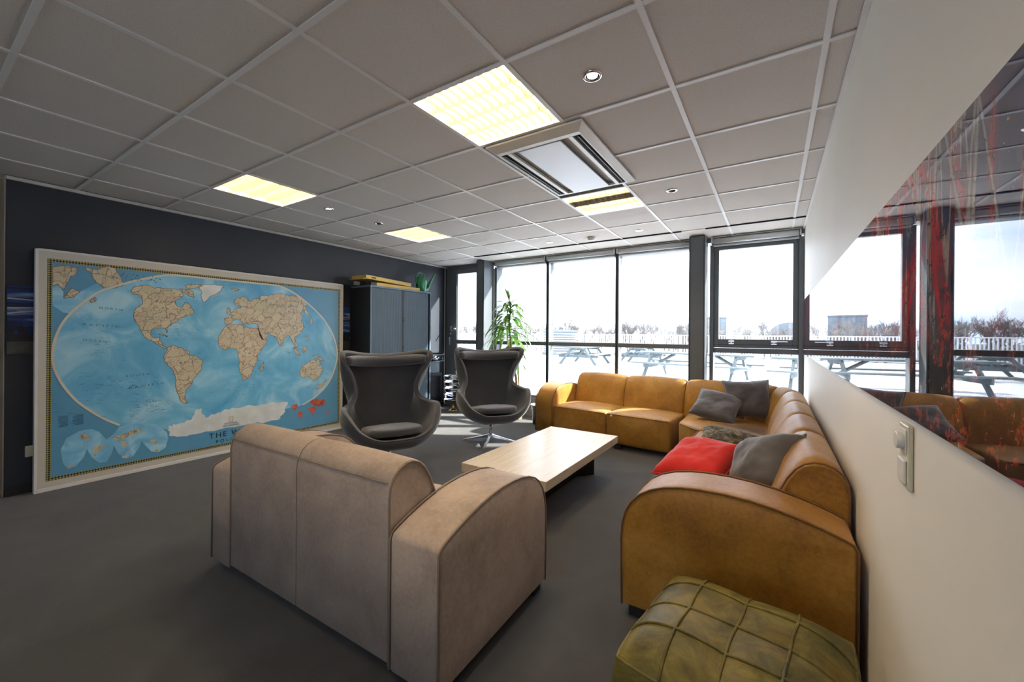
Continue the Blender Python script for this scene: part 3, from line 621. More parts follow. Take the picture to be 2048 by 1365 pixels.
# ============================================================ the world map
XM = -4.99
mp_ = thing('world_map', 'huge framed blue world map leaning on the dark wall', 'map', (XM - .02, 2.05, 0))
P0 = Vector((-(XM - .02), -2.05, 0))
def mobj(name, bm, mat, parent=mp_, **k):
    bmesh.ops.translate(bm, verts=bm.verts[:], vec=P0)
    return obj(name, bm, mat, parent, **k)
mobj('backing_board', boxes((XM - .045, XM - .004, .667, 3.432, 0, 1.975)), 'map_margin', bevel=.002)
fr = bmesh.new()
for b_ in ((.662, .680, 0, 1.98), (3.420, 3.437, 0, 1.98)): box(fr, XM - .047, XM + .006, b_[0], b_[1], b_[2], b_[3])
for z0, z1 in ((0, .030), (1.966, 1.984)): box(fr, XM - .047, XM + .005, .680, 3.420, z0, z1)
mobj('edge_frame', fr, 'rail_white', bevel=.002)
prt = mobj('map_print', boxes((XM - .004, XM, .680, 3.420, .030, 1.966)), 'map_margin')
def sheet(name, rects, x, mat, parent=None):
    bm = bmesh.new()
    for y0, y1, z0, z1 in rects:
        bm.faces.new([bm.verts.new(p) for p in ((x, y0, z0), (x, y1, z0), (x, y1, z1), (x, y0, z1))])
    return mobj(name, bm, mat, prt)
a, b_, c, d = .727, 3.392, .082, 1.910; e = .028
sheet('braided_border', [(a, b_, c, c + e), (a, b_, d - e, d), (a, a + e, c + e, d - e), (b_ - e, b_, c + e, d - e)], XM + .0006, 'map_braid')
sheet('background_tint', [(a + e, b_ - e, c + e, d - e)], XM + .0006, 'map_margin_blue')
def poly_mesh(polys, x, x1=None):
    bm = bmesh.new()
    for p in polys:
        vs = [bm.verts.new((x, q[0], q[1])) for q in p]
        for tr in tessellate_polygon([[Vector((q[0], q[1], 0)) for q in p]]):
            try: bm.faces.new([vs[k] for k in tr])
            except ValueError: pass
    return bm
def wiggle(p, amp=.006, n=4, seed=0):
    rnd = random.Random(seed); out = []
    for i in range(len(p)):
        a_, b_ = Vector(p[i]), Vector(p[(i + 1) % len(p)]); L = (b_ - a_).length; m_ = max(1, min(n, int(L / .014)))
        for k in range(m_):
            q = a_.lerp(b_, k / m_); am = min(amp, L * .18)
            out.append((q.x + rnd.uniform(-am, am) * (k > 0), q.y + rnd.uniform(-am, am) * (k > 0)))
    return out
ov = catmull([(p[0], p[1], 0) for p in OVAL], 4); ov = [(min(3.36, max(.757, p.x)), min(1.878, p.y)) for p in ov]
seapoly = ov + [(2.9, .40), (2.2, .36), (1.6, .33)]
mobj('ocean', poly_mesh([seapoly], XM + .0012), 'map_sea', prt)
mobj('inset_ocean', poly_mesh([LOBE['inset_sea']], XM + .0010), 'map_sea', prt)
mobj('lobed_inset', poly_mesh([LOBE['lobe_a']], XM + .0016), 'map_lobe', prt)
mobj('antarctica', poly_mesh([wiggle(p, .012, 5, 3) for p in ICE.values()], XM + .0018), 'map_ice', prt)
for p in list(INSET.values()) + list(SMALL.values()): mobj('inset_land', poly_mesh([wiggle(p, .005, 4, 5)], XM + .0022), 'map_land', prt)
for p in RED.values(): mobj('red_inset_land', poly_mesh([wiggle(p, .004, 3, 8)], XM + .0022), 'map_red', prt)
lands = {k: wiggle(p, .007, 5, i) for i, (k, p) in enumerate(LAND.items())}
for k, p in lands.items():
    mobj(k, poly_mesh([p], XM + .0022), 'map_ice' if k == 'greenland' else 'map_land', prt)
bm = bmesh.new()
for p in list(lands.values()) + [wiggle(p, .006, 4, 5) for p in INSET.values()]:
    N = len(p)
    for i in range(N):
        a_, b_ = Vector(p[i]), Vector(p[(i + 1) % N]); d_ = b_ - a_
        if d_.length < 1e-5: continue
        n_ = Vector((-d_.y, d_.x)).normalized() * .0022
        bm.faces.new([bm.verts.new((XM + .0026, q.x, q.y)) for q in (a_ - n_, b_ - n_, b_ + n_, a_ + n_)])
mobj('coastlines', bm, 'map_coast', prt)
bm = bmesh.new()
for i in range(len(ov) - 1):
    a_, b_ = Vector(ov[i]), Vector(ov[i + 1]); d_ = b_ - a_
    if d_.length < 1e-5: continue
    n_ = Vector((-d_.y, d_.x)).normalized() * .0085
    bm.faces.new([bm.verts.new((XM + .0030, q.x, q.y)) for q in (a_ - n_, b_ - n_, b_ + n_, a_ + n_)])
mobj('globe_outline', bm, 'map_arc', prt)
bm = bmesh.new(); rnd = random.Random(4)       # name clusters in the seas, legend columns, star marks
for cy_, cz_, n_ in ((1.33, .60, 60), (1.0, .86, 30), (1.2, .82, 26), (1.05, 1.2, 18), (1.6, 1.3, 22), (2.35, .95, 20), (2.75, 1.1, 18), (2.1, .66, 18), (.93, .66, 14), (3.1, .6, 14)):
    for k in range(n_):
        y = cy_ + rnd.gauss(0, .085); z = cz_ + rnd.gauss(0, .05); L = rnd.uniform(.01, .035)
        bm.faces.new([bm.verts.new((XM + .0032, *q)) for q in ((y, z), (y + L, z), (y + L, z + .0022), (y, z + .0022))])
for cx_ in (.785, .875):
    for k in range(9):
        z = .60 - k * .0105; s_ = rnd.uniform(0, .02)
        bm.faces.new([bm.verts.new((XM + .0032, *q)) for q in ((cx_ + s_, z), (cx_ + .065, z), (cx_ + .065, z + .005), (cx_ + s_, z + .005))])
for k in range(26):
    y = rnd.uniform(1.17, 1.45); z = 1.845 - rnd.uniform(0, .055) - (y - 1.17) * .02
    bm.faces.new([bm.verts.new((XM + .0032, *q)) for q in ((y, z), (y + .010, z), (y + .010, z + .008), (y, z + .008))])
mobj('sea_names', bm, 'map_ink_soft', prt)['kind'] = 'stuff'
def lettering(txt, y, z, size, mat, name='lettering', space=1.0, rot=0, width=None, align='LEFT'):
    cu_ = bpy.data.curves.new('t', 'FONT'); cu_.body = txt; cu_.size = size; cu_.space_character = space; cu_.align_x = align
    to = bpy.data.objects.new('t', cu_); C.objects.link(to); bpy.context.view_layer.update()
    me = bpy.data.meshes.new_from_object(to.evaluated_get(bpy.context.evaluated_depsgraph_get()))
    bpy.data.objects.remove(to); bpy.data.curves.remove(cu_)
    xs = [v.co.x for v in me.vertices]; k = (width / (max(xs) - min(xs))) if width else 1
    me.transform(Matrix.Translation(P0 + Vector((XM + .0036, y, z))) @ Matrix.Rotation(rot, 4, 'X') @ Matrix(((0, 0, 1, 0), (k, 0, 0, 0), (0, 1, 0, 0), (0, 0, 0, 1))))
    me.materials.clear(); me.materials.append(M[mat]); me.name = name
    ob = bpy.data.objects.new(name, me); C.objects.link(ob); ob.parent = prt; return ob
lettering('THE WORLD', 1.868, .188, .078, 'map_ink', 'title_lettering', 1.28)
lettering('POLITICAL', 1.928, .128, .048, 'map_ink', 'subtitle_lettering', 1.7)
lettering('NATIONAL', 2.072, .312, .026, 'map_ink', 'publisher_lettering', 1.0, align='CENTER'); lettering('GEOGRAPHIC', 2.072, .288, .026, 'map_ink', 'publisher_lettering', 1.0, align='CENTER')
for s_, y, z, wd, h, r in (('NORTH', 1.03, 1.515, .15, .026, -.10), ('PACIFIC', .93, 1.365, .23, .026, -.07), ('OCEAN', .93, 1.232, .15, .026, -.13), ('SOUTH', 1.21, .895, .17, .026, .05),
                           ('PACIFIC', 1.23, .785, .26, .026, .10), ('OCEAN', 1.35, .635, .11, .026, .08), ('BRAZIL', 1.615, 1.0, .15, .024, 0), ('UNITED STATES', 1.28, 1.452, .25, .024, -.05),
                           ('CANADA', 1.42, 1.60, .16, .024, 0), ('AUSTRALIA', 2.90, .838, .18, .020, 0), ('RUSSIA', 2.50, 1.635, .24, .028, 0), ('CHINA', 2.70, 1.40, .20, .024, -.1)):
    lettering(s_, y, z, h, 'map_ink_soft', 'region_lettering', 1.6, r, wd)
bm = bmesh.new()
for y0, y1, z0, z1 in ((2.052, 2.092, .336, .341), (2.052, 2.092, .389, .394), (2.052, 2.058, .341, .389), (2.086, 2.092, .341, .389)):
    bm.faces.new([bm.verts.new((XM + .0036, *q)) for q in ((y0, z0), (y1, z0), (y1, z1), (y0, z1))])
mobj('publisher_emblem', bm, 'cardboard_yellow', prt)

# ============================================================ cabinet by the left wall
t = thing('tambour_cabinet', 'tall dark grey office cabinet with two ribbed sliding doors', 'cabinet', (-4.865, 4.21, 0))
hx, hy, H = .215, .585, 1.98       # front faces +x
for y0, y1 in ((-hy, -hy + .03), (hy - .03, hy)): obj('side_panel', boxes((-hx, hx - .004, y0, y1, .02, H - .025)), 'cabinet_side', t)
bm = boxes((-hx, hx, -hy, hy, H - .025, H), (hx - .004, hx, -hy, -hy + .022, .02, H - .025), (hx - .004, hx, hy - .022, hy, .02, H - .025), (-hx, hx, -hy, hy, .0, .07))
obj('body', bm, 'cabinet_grey', t, bevel=.002)
obj('back_panel', boxes((-hx, -hx + .01, -hy + .03, hy - .03, .07, H - .025)), 'cabinet_side', t)
for s in (-1, 1):
    bm = bmesh.new(); y0, y1 = (-hy + .031, -.008) if s < 0 else (.008, hy - .055); n_ = int((y1 - y0) / .0135)
    for k in range(n_):
        a_ = y0 + (y1 - y0) * k / n_; w_ = (y1 - y0) / n_
        pr = [(hx - .022, a_), (hx - .010, a_ + w_ * .1), (hx - .006, a_ + w_ * .3), (hx - .006, a_ + w_ * .7), (hx - .010, a_ + w_ * .9), (hx - .022, a_ + w_)]
        for q in range(5):
            bm.faces.new([bm.verts.new(p) for p in ((*pr[q], .075), (*pr[q + 1], .075), (*pr[q + 1], H - .03), (*pr[q], H - .03))])
    dr = obj('sliding_door', bm, 'cabinet_grey', t, recalc=False)
    obj('closing_strip', boxes((hx - .014, hx - .002, s * .008 - .007, s * .008 + .0065, .075, H - .03)), 'cabinet_side', dr)
    if s > 0:
        lb = bmesh.new(); tube(lb, [(hx - .006, .012, 1.52), (hx + .008, .012, 1.52)], .012, 12); box(lb, hx - .002, hx + .012, .008, .016, 1.49, 1.55); obj('lock', lb, 'chrome', dr)
        obj('lower_catch', boxes((hx - .002, hx + .006, .004, .018, 1.10, 1.125)), 'black_metal', dr)
# things lying on it
def box_thing(name, label, cat, cen, size, rz, mat, group=None):
    t = thing(name, label, cat, cen, rz, group); a, b_, c = size[0] / 2, size[1] / 2, size[2]
    bm = boxes((-a, a, -b_, b_, 0, c)); obj('carton', bm, mat, t, bevel=.003)
    return t
t = box_thing('cardboard_box', 'flat long yellow cardboard box lying on the cabinet top, lower one', 'box', (-4.80, 4.15, 1.9805), (.27, .82, .045), 0, 'cardboard_yellow', 'flat boxes on the cabinet')
obj('lid_seam', boxes((.1352, .1362, -.43, .43, .022, .025)), 'clay', t)
t = box_thing('cardboard_box', 'long yellow cardboard box tilted on top of the lower one', 'box', (-4.82, 3.97, 2.040), (.30, .84, .050), .03, 'cardboard_yellow', 'flat boxes on the cabinet')
t.rotation_euler = (-.035, 0, .03); t.location.z = 2.048
obj('printed_mark', boxes((.1502, .1512, -.33, -.25, .014, .034)), 'canvas_floor', t)
obj('open_flap', boxes((-.15, .15, -.47, -.42, -.012, -.006)), 'cardboard_yellow', t)
box_thing('small_black_box', 'small black box at the left front of the cabinet top', 'box', (-4.76, 3.685, 1.9805), (.20, .09, .042), 0, 'canvas_dark')
t = thing('paper_roll', 'pale rolled paper tube poking out on the left of the cabinet top', 'roll', (-4.90, 3.64, 2.010), 0)
bm = bmesh.new(); tube(bm, [(0, -.12, 0), (0, -.02, 0)], .028, 16, cap=False); tube(bm, [(0, -.12, 0), (0, -.02, 0)], .014, 12, cap=False); obj('paper', bm, 'paper_tube', t)
bm = bmesh.new(); tube(bm, [(0, -.122, 0), (0, -.119, 0)], .030, 16); tube(bm, [(0, -.02, 0), (0, -.016, 0)], .03, 16); obj('end_cap', bm, 'canvas_floor', t)
# watering can (profile along y)
t = thing('watering_can', 'green plastic watering can at the right end of the cabinet top', 'watering can', (-4.80, 4.725, 1.981), 0); t.scale = (1.2, 1.2, 1.2)
bm = bmesh.new(); lathe(bm, [(.0001, .002), (.060, .0), (.068, .006), (.082, .10), (.085, .16), (.075, .195), (.052, .205), (.048, .205), (.060, .19), (.0001, .19)], 28)
bmesh.ops.scale(bm, vec=(.72, 1, 1), verts=bm.verts[:]); obj('tank', bm, 'can_green', t, recalc=False)
bm = bmesh.new(); tube(bm, catmull([(0, .06, .045), (0, .11, .06), (0, .165, .15), (0, .26, .285)], 6), [.034 - .0014 * k for k in range(19)], 12); obj('spout', bm, 'can_green', t)
bm = bmesh.new(); tube(bm, catmull([(0, .05, .195), (0, .04, .245), (0, -.03, .262), (0, -.085, .235), (0, -.098, .17), (0, -.078, .10)], 6), .0105, 8); obj('handle', bm, 'can_green', t)

# black box and tray stack between cabinet and door
t = thing('black_storage_box', 'black upright box standing on the carpet between cabinet and door', 'box', (-4.93, 5.09, 0))
obj('body', boxes((-.15, .15, -.24, .10, .02, .62)), 'canvas_dark', t, bevel=.006)
obj('lid', boxes((-.155, .155, -.245, .105, .62, .645)), 'black_metal', t, bevel=.004)
obj('foot', boxes((-.12, .12, -.2, .06, 0, .02)), 'black_metal', t)
t = thing('plastic_crate', 'pale translucent plastic crate on top of the black box', 'crate', (-4.93, 5.02, .646))
bm = bmesh.new(); ringsz = []
for x0, x1, y0, y1, z0, z1 in ((-.12, .12, -.14, .14, 0, .006), (-.125, -.118, -.145, .145, .006, .20), (.118, .125, -.145, .145, .006, .20), (-.118, .118, -.145, -.138, .006, .20), (-.118, .118, .138, .145, .006, .20)): box(bm, x0, x1, y0, y1, z0, z1)
obj('body', bm, 'cabinet_grey', t, bevel=.003); obj('rim', boxes((-.13, .13, -.15, -.143, .19, .20), (-.13, .13, .143, .15, .19, .20), (.123, .13, -.143, .143, .19, .20)), 'aluminium', t)
for k, lab in enumerate(('shiny metal letter tray stacked lowest on the pale crate', 'shiny metal letter tray stacked highest above the crate')):
    t = thing('letter_tray', lab, 'tray', (-4.90, 5.03, .848 + k * .105), 0, 'metal trays beside the cabinet')
    bm = boxes((-.15, .17, -.16, .17, 0, .006), (-.15, .17, -.16, -.155, .006, .03), (-.15, .17, .165, .17, .006, .03)); obj('tray', bm, 'aluminium', t)
    bm = bmesh.new()
    for sx, sy in ((-.13, -.15), (.15, -.15), (-.13, .16), (.15, .16)): box(bm, sx - .004, sx + .004, sy - .004, sy + .004, .030 if k == 0 else -.03, .104 if k == 0 else -.001)
    if k == 0: obj('spacer', bm, 'chrome', t)
    else: bm.free()
rnd = random.Random(3)
t = thing('crumpled_foil', 'bunch of crumpled silvery packaging in the lower metal tray', 'packaging', (-4.88, 5.04, .856))
bm = bmesh.new(); bmesh.ops.create_icosphere(bm, subdivisions=3, radius=1)
for v in bm.verts:
    n_ = noise.noise(v.co * 2.7) * .5 + noise.noise(v.co * 6) * .2; v.co = Vector((v.co.x * .12, v.co.y * .13, max(0, v.co.z * .045 + .04))) * (1 + n_ * .5)
obj('foil', bm, 'chrome', t)

# silver bowls
BX, BY = -4.60, 5.30
def bowl(z, r, h, label, foot=False):
    t = thing('silver_bowl', label, 'bowl', (BX, BY, z), 0, 'shiny silver bowls stacked beside the door')
    z0 = .10 if foot else 0; bm = bmesh.new()
    lathe(bm, [(.0001, z0 + .001), (r * .45, z0), (r * .75, z0 + h * .22), (r * .93, z0 + h * .6), (r, z0 + h), (r + .012, z0 + h + .004), (r + .010, z0 + h + .008), (r - .006, z0 + h), (r * .88, z0 + h * .6), (r * .7, z0 + h * .28), (.0001, z0 + .008)], 36); obj('bowl', bm, 'chrome', t, recalc=False)
    for s in (-1, 1):
        hb = bmesh.new(); tube(hb, catmull([(s * r * .95, 0, z0 + h * .9), (s * (r + .035), 0, z0 + h * .95), (s * (r + .030), 0, z0 + h * .5), (s * r * .93, 0, z0 + h * .45)], 5), .006, 8); obj('handle', hb, 'chrome', t)
    if foot:
        fb = bmesh.new(); lathe(fb, [(.0001, 0), (.085, 0), (.086, .008), (.06, .018), (.032, .04), (.026, .06), (.035, .075), (.028, .085), (.05, .102), (.0001, .104)], 32); obj('foot', fb, 'gold', t, recalc=False)
bowl(0, .175, .10, 'widest silver bowl at the bottom of the stack, on a golden foot', True)
for k, lab in enumerate(('silver bowl resting directly on the footed bottom bowl', 'middle silver bowl of the stack beside the terrace door', 'second silver bowl from the top of the stack', 'topmost silver bowl of the stack beside the terrace door')):
    bowl(.175 + k * .105, .160 + .004 * k, .105, lab)

# ============================================================ plant
PX, PY = -3.36, 5.32
t = thing('dracaena_plant', 'tall leafy green dracaena in a clay pot before the window', 'plant', (PX, PY, 0))
bm = bmesh.new(); lathe(bm, [(.0001, 0), (.10, 0), (.105, .01), (.135, .26), (.148, .262), (.150, .30), (.138, .30), (.128, .26), (.0001, .255)], 32)
pot = obj('pot', bm, 'clay', t, recalc=False)
bm = bmesh.new(); lathe(bm, [(.0001, .268), (.126, .262)], 24); obj('soil', bm, 'soil', t, recalc=False)
def cane(pts, r):
    b_ = bmesh.new(); P_ = catmull(pts, 5); tube(b_, P_, [r * (1 - .35 * k / len(P_)) for k in range(len(P_))], 10); return obj('cane', b_, 'trunk', t)
cane([(.0, 0, .25), (.01, .01, .6), (-.06, 0, .9), (-.10, .0, 1.28)], .022)
cane([(.05, .03, .25), (.055, .02, .5), (.04, .0, .8)], .016)
stem = bmesh.new(); tube(stem, catmull([(-.10, 0, 1.25), (-.12, 0, 1.45), (-.10, .0, 1.70), (-.13, 0, 1.88)], 5), .009, 8)
obj('stem', stem, 'leaf', t)
rnd = random.Random(12)
def leaf_bm(p0, az, L, el, droop, wd):
    bm = bmesh.new(); n_ = 9; d = Vector((math.cos(az), math.sin(az), 0)); side = Vector((-d.y, d.x, 0)); pos = Vector(p0); rows = []
    for k in range(n_ + 1):
        u = k / n_; e_ = el - droop * u; 
        ww = wd * (math.sin(PI * min(1, u * .92 + .08)) ** .7) * (1 if u < .98 else .05)
        nrm = Vector((0, 0, 1)) * math.cos(e_) - d * math.sin(e_)
        rows.append([bm.verts.new(pos + side * ww + nrm * ww * .35), bm.verts.new(pos), bm.verts.new(pos - side * ww + nrm * ww * .35)])
        pos = pos + (d * math.cos(e_) + Vector((0, 0, 1)) * math.sin(e_)) * L / n_
    for a_, b_ in zip(rows, rows[1:]):
        for k in range(2): f = bm.faces.new((a_[k], a_[k + 1], b_[k + 1], b_[k])); f.smooth = True
    return bm
def leaf(p0, az, L, el, droop, wd=.021):
    ob = obj('leaf', leaf_bm(p0, az, L, el, droop, wd), 'leaf', t, recalc=False)
for k in range(3): leaf((-.125, 0, 1.84), k * 2.1 + .4, .17 + .03 * k, 1.35 - .12 * k, .15, .020)
for k in range(84):
    u = k / 83; z = 1.80 - .58 * u; az = k * 2.39996 + rnd.uniform(-.3, .3)
    L = rnd.uniform(.36, .52) * (.7 + .45 * u); el = rnd.uniform(.25, .75) - .25 * u
    x_ = -.12 + .02 * math.sin(z * 8)
    leaf((x_, 0, z), az, L, el, rnd.uniform(1.2, 2.1), rnd.uniform(.022, .032))
for k in range(16):
    az = k * 2.39996; leaf((-.06, .0, 1.16 - .012 * k), az, rnd.uniform(.26, .40), rnd.uniform(.0, .5), rnd.uniform(1.2, 1.9), .027)
for k in range(5): leaf((.04, 0, .80), k * 1.26 + .3, .30, .5, 1.9, .016)
t = thing('metal_bucket', 'small pale metal bucket half hidden behind the sofa arm', 'bucket', (-2.90, 5.22, 0))
bm = bmesh.new(); lathe(bm, [(.0001, .001), (.075, 0), (.105, .27), (.112, .275), (.110, .29), (.103, .285), (.073, .01), (.0001, .008)], 28); obj('body', bm, 'aluminium', t, recalc=False)
bm = bmesh.new(); tube(bm, [(.108 * math.cos(a_), .0 + .108 * math.sin(a_) * .3 - .11, .29 - .10 * math.sin(a_)) for a_ in [PI * q / 12 for q in range(13)]], .004, 6); obj('bail', bm, 'chrome', t)

# ============================================================ egg chairs
def egg_chair(label, x, y, rz, first=None):
    t = thing('egg_chair', label, 'armchair', (x, y, 0), rz, 'charcoal egg chairs')
    K = [  # rim, ctrl1, ctrl2 (front centre -> back centre), right half
        ((0, -.37, .385), (0, -.20, .265), (0, -.36, .30)),
        ((.18, -.355, .395), (.12, -.19, .265), (.19, -.35, .30)),
        ((.315, -.31, .47), (.20, -.15, .265), (.34, -.30, .35)),
        ((.395, -.235, .585), (.25, -.10, .265), (.44, -.22, .39)),
        ((.425, -.13, .645), (.27, -.02, .265), (.475, -.10, .43)),
        ((.395, -.02, .650), (.26, .06, .265), (.475, .04, .44)),
        ((.315, .06, .69), (.25, .14, .265), (.43, .15, .46)),
        ((.285, .10, .79), (.22, .20, .265), (.385, .26, .52)),
        ((.325, .075, .93), (.18, .25, .265), (.385, .33, .62)),
        ((.410, .03, 1.075), (.13, .29, .265), (.40, .38, .78)),
        ((.395, .09, 1.145), (.09, .31, .265), (.37, .42, .88)),
        ((.20, .185, 1.115), (.05, .33, .265), (.20, .45, .90)),
        ((0, .205, 1.10), (0, .34, .265), (0, .46, .90))]
    loop = K + [tuple((-p[0], p[1], p[2]) for p in k) for k in K[-2:0:-1]]
    N = 4; R_ = [catmull([k[j] for k in loop], N, True) for j in range(3)]
    pole = Vector((0, .02, .255)); n_s = 16; bm = bmesh.new(); rings = []
    for i in range(1, n_s + 1):
        s = i / n_s; rings.append([bm.verts.new(pole * (1 - s) ** 3 + R_[1][q] * 3 * s * (1 - s) ** 2 + R_[2][q] * 3 * s * s * (1 - s) + R_[0][q] * s ** 3) for q in range(len(R_[0]))])
    pv = bm.verts.new(pole); Q = len(R_[0])
    for q in range(Q): bm.faces.new((pv, rings[0][q], rings[0][(q + 1) % Q])).smooth = True
    for a_, b_ in zip(rings, rings[1:]):
        for q in range(Q): bm.faces.new((a_[q], b_[q], b_[(q + 1) % Q], a_[(q + 1) % Q])).smooth = True
    sh = obj('shell', bm, 'charcoal_wool', t, smooth=True)
    so = sh.modifiers.new('t', 'SOLIDIFY'); so.thickness = .048; so.offset = 0
    bv = sh.modifiers.new('r', 'BEVEL'); bv.width = .017; bv.segments = 3; bv.limit_method = 'ANGLE'; bv.angle_limit = .9
    # head roll inside the top of the back
    bm = bmesh.new(); pr = catmull([(-.375, .045, 1.06), (-.30, .12, 1.055), (-.17, .195, 1.045), (0, .225, 1.04), (.17, .195, 1.045), (.30, .12, 1.055), (.375, .045, 1.06)], 5)
    tube(bm, pr, [.030 + .026 * math.sin(PI * k / (len(pr) - 1)) ** .4 for k in range(len(pr))], 16); obj('head_roll', bm, 'charcoal_wool', t)
    # seam welt on the rim
    bm = bmesh.new(); tube(bm, [p + (p - Vector((0, .1, p.z))).normalized() * .019 for p in R_[0]], .0045, 6, closed=True); obj('rim_welt', bm, 'charcoal_wool', sh)
    # seat pad
    def wp(p, u):
        k = 1 - .16 * max(0, -u[1]) ** 2 * abs(u[0]) ** 2; return Vector((p.x * k * (1 - .14 * (u[1] > 0) * u[1]), p.y - .05 * (1 - u[0] ** 2) * (u[1] < 0) * abs(u[1]), p.z - .030 * u[1] + .0))
    obj('seat_pad', rbox(-.265, .265, -.30, .17, .375, .445, .032, 9, .022, wp), 'charcoal_wool', t, smooth=True)
    bm = bmesh.new(); tube(bm, [(0, .02, .265), (0, .02, .235)], .045, 16); obj('swivel_mount', bm, 'black_metal', t)
    bm = bmesh.new(); tube(bm, [(0, .02, .06), (0, .02, .24)], .019, 16); obj('column', bm, 'aluminium', t)
    for k in range(4):
        a_ = PI / 4 + k * PI / 2 + .25; d = Vector((math.cos(a_), math.sin(a_), 0)); s_ = Vector((-d.y, d.x, 0)); bm = bmesh.new(); prev = None
        for u, hw, z0, z1 in ((0, .024, .045, .10), (.06, .020, .047, .080), (.20, .015, .028, .045), (.335, .011, .004, .016), (.35, .009, .004, .012)):
            c_ = d * u + Vector((0, .02, 0)); cur = [bm.verts.new(c_ + s_ * q * hw + Vector((0, 0, z))) for q, z in ((-1, z0), (1, z0), (.6, z1), (-.6, z1))]
            if prev:
                for q in range(4): bm.faces.new((prev[q], prev[(q + 1) % 4], cur[(q + 1) % 4], cur[q]))
            else: bm.faces.new(cur[::-1])
            prev = cur
        bm.faces.new(prev); lg = obj('leg', bm, 'aluminium', t, bevel=.003)
        gb = bmesh.new(); tube(gb, [d * .33 + Vector((0, .02, 0)), d * .33 + Vector((0, .02, .006))], .010, 10); obj('glide', gb, 'black_metal', lg)
    bm = bmesh.new(); tube(bm, [(.20, .0, .30), (.27, .0, .265), (.275, -.01, .245)], .004, 6); obj('tilt_lever', bm, 'chrome', t)
    return t
egg_chair('charcoal egg chair nearer the world map, in front of the tall cabinet', -3.07, 2.62, math.radians(64))
egg_chair('charcoal egg chair nearer the window, beside the green plant', -2.89, 4.03, math.radians(53))

# ============================================================ coffee table
t = thing('coffee_table', 'low coffee table with thick pale oak top on black steel legs', 'coffee table', (-1.585, 3.05, 0))
obj('table_top', boxes((-.355, .355, -.72, .72, .297, .362)), 'pale_oak', t, bevel=.003)
for k, (dx, dy) in enumerate(((-1, -1), (-1, 1), (1, -1), (1, 1))):
    bm = bmesh.new(); px_, py_ = dx * .155, dy * .60; L = .34
    # flat steel plate leg with an open middle, set diagonally
    def plate(bm, u0, u1, z0, z1):
        ax = Vector((-dx * .62, -dy * .78, 0)); sd = Vector((ax.y, -ax.x, 0)) * .025; o_ = Vector((px_, py_, 0))
        q = [o_ + ax * u + sd * s for u, s in ((u0, -1), (u1, -1), (u1, 1), (u0, 1))]
        vs = [bm.verts.new((p.x, p.y, z)) for z in (z0, z1) for p in q]
        for f in ((3, 2, 1, 0), (4, 5, 6, 7), (0, 1, 5, 4), (1, 2, 6, 5), (2, 3, 7, 6), (3, 0, 4, 7)): bm.faces.new([vs[i] for i in f])
    plate(bm, 0, .085, 0, .2965); plate(bm, .0851, .24, 0, .10); plate(bm, .0851, .24, .235, .2965)
    obj('leg', bm, 'black_metal', t)
obj('stretcher', boxes((-.06, .06, -.42, .42, 0.0, .05)), 'black_metal', t)

# ============================================================ sofas
ARM = [(0, .05), (0, .545), (.012, .565), (.04, .578), (.10, .600), (.17, .620), (.25, .638), (.335, .651), (.43, .658), (.52, .657), (.60, .650), (.67, .635), (.73, .612), (.78, .580), (.82, .535), (.845, .485), (.858, .43), (.863, .36), (.862, .25), (.858, .05)]
BACK = [(0, .07), (0, .67), (.006, .715), (.022, .748), (.050, .772), (.085, .785), (.12, .785), (.155, .772), (.185, .745), (.215, .70), (.245, .635), (.27, .56), (.29, .47), (.305, .38), (.305, .07)]
def outline_tube(bm, prof, a, place, r, skip=()):
    pts = [place(s, t_, a) for s, t_ in prof]; tube(bm, pts, r, 6)
def arm(parent, place, a0, a1, prof, leather_, piping, name='arm'):
    ob = obj(name, prism(prof, a0, a1, place, .022, .014), leather_, parent, smooth=True)
    for a in (a0, a1):
        bm = bmesh.new(); sg = 1 if (a == a0) == (a1 > a0) else -1
        pr = [Vector((s, z, 0)) for s, z in prof]
        tube(bm, [place(p.x, p.y, a + sg * .004) for p in pr], .0048, 6); obj('piping', bm, piping, ob)
    return ob
# --- tan leather corner sofa
sofa = thing('corner_sofa', 'large L-shaped tan leather corner sofa under the windows and along the white wall', 'sofa')
arm(sofa, lambda s, z, a: Vector((.262 - s, a, z)), 1.895, 2.165, ARM, 'tan_leather', 'tan_piping')
o2 = Vector((-2.30, 5.47, 0)); fx = Vector((-.995, .1, 0)); fy = Vector((-.1, -.995, 0))
sc = .93
arm(sofa, lambda s, z, a: o2 + fx * a + fy * (s * .945) + Vector((0, 0, z)), 0.0, .265, ARM, 'tan_leather', 'tan_piping')
# backrest swept along the L
path = []
def line(p, q, n_): return [Vector(p).lerp(Vector(q), k / n_) for k in range(n_)]
cen = Vector((-.235, 4.80)); R0 = .505
path += line((-2.29, 5.500), (-.24, 5.305), 60)
path += [cen + Vector((math.sin(a_), math.cos(a_))) * R0 for a_ in [PI / 2 * k / 24 for k in range(24)]]
path += line((.27, 4.80), (.27, 2.17), 80) + [Vector((.27, 2.17))]
cum = [0]
for p, q in zip(path, path[1:]): cum.append(cum[-1] + (q - p).length)
def at_len(L):
    for i in range(len(cum) - 1):
        if cum[i + 1] >= L: u = (L - cum[i]) / (cum[i + 1] - cum[i]); d = (path[i + 1] - path[i]).normalized(); return path[i].lerp(path[i + 1], u), Vector((d.y, -d.x))
    d = (path[-1] - path[-2]).normalized(); return path[-1], Vector((d.y, -d.x))
def smooth_n(L):
    a_ = at_len(max(0, L - .04))[1]; b_ = at_len(min(cum[-1], L + .04))[1]; return (a_ + b_).normalized()
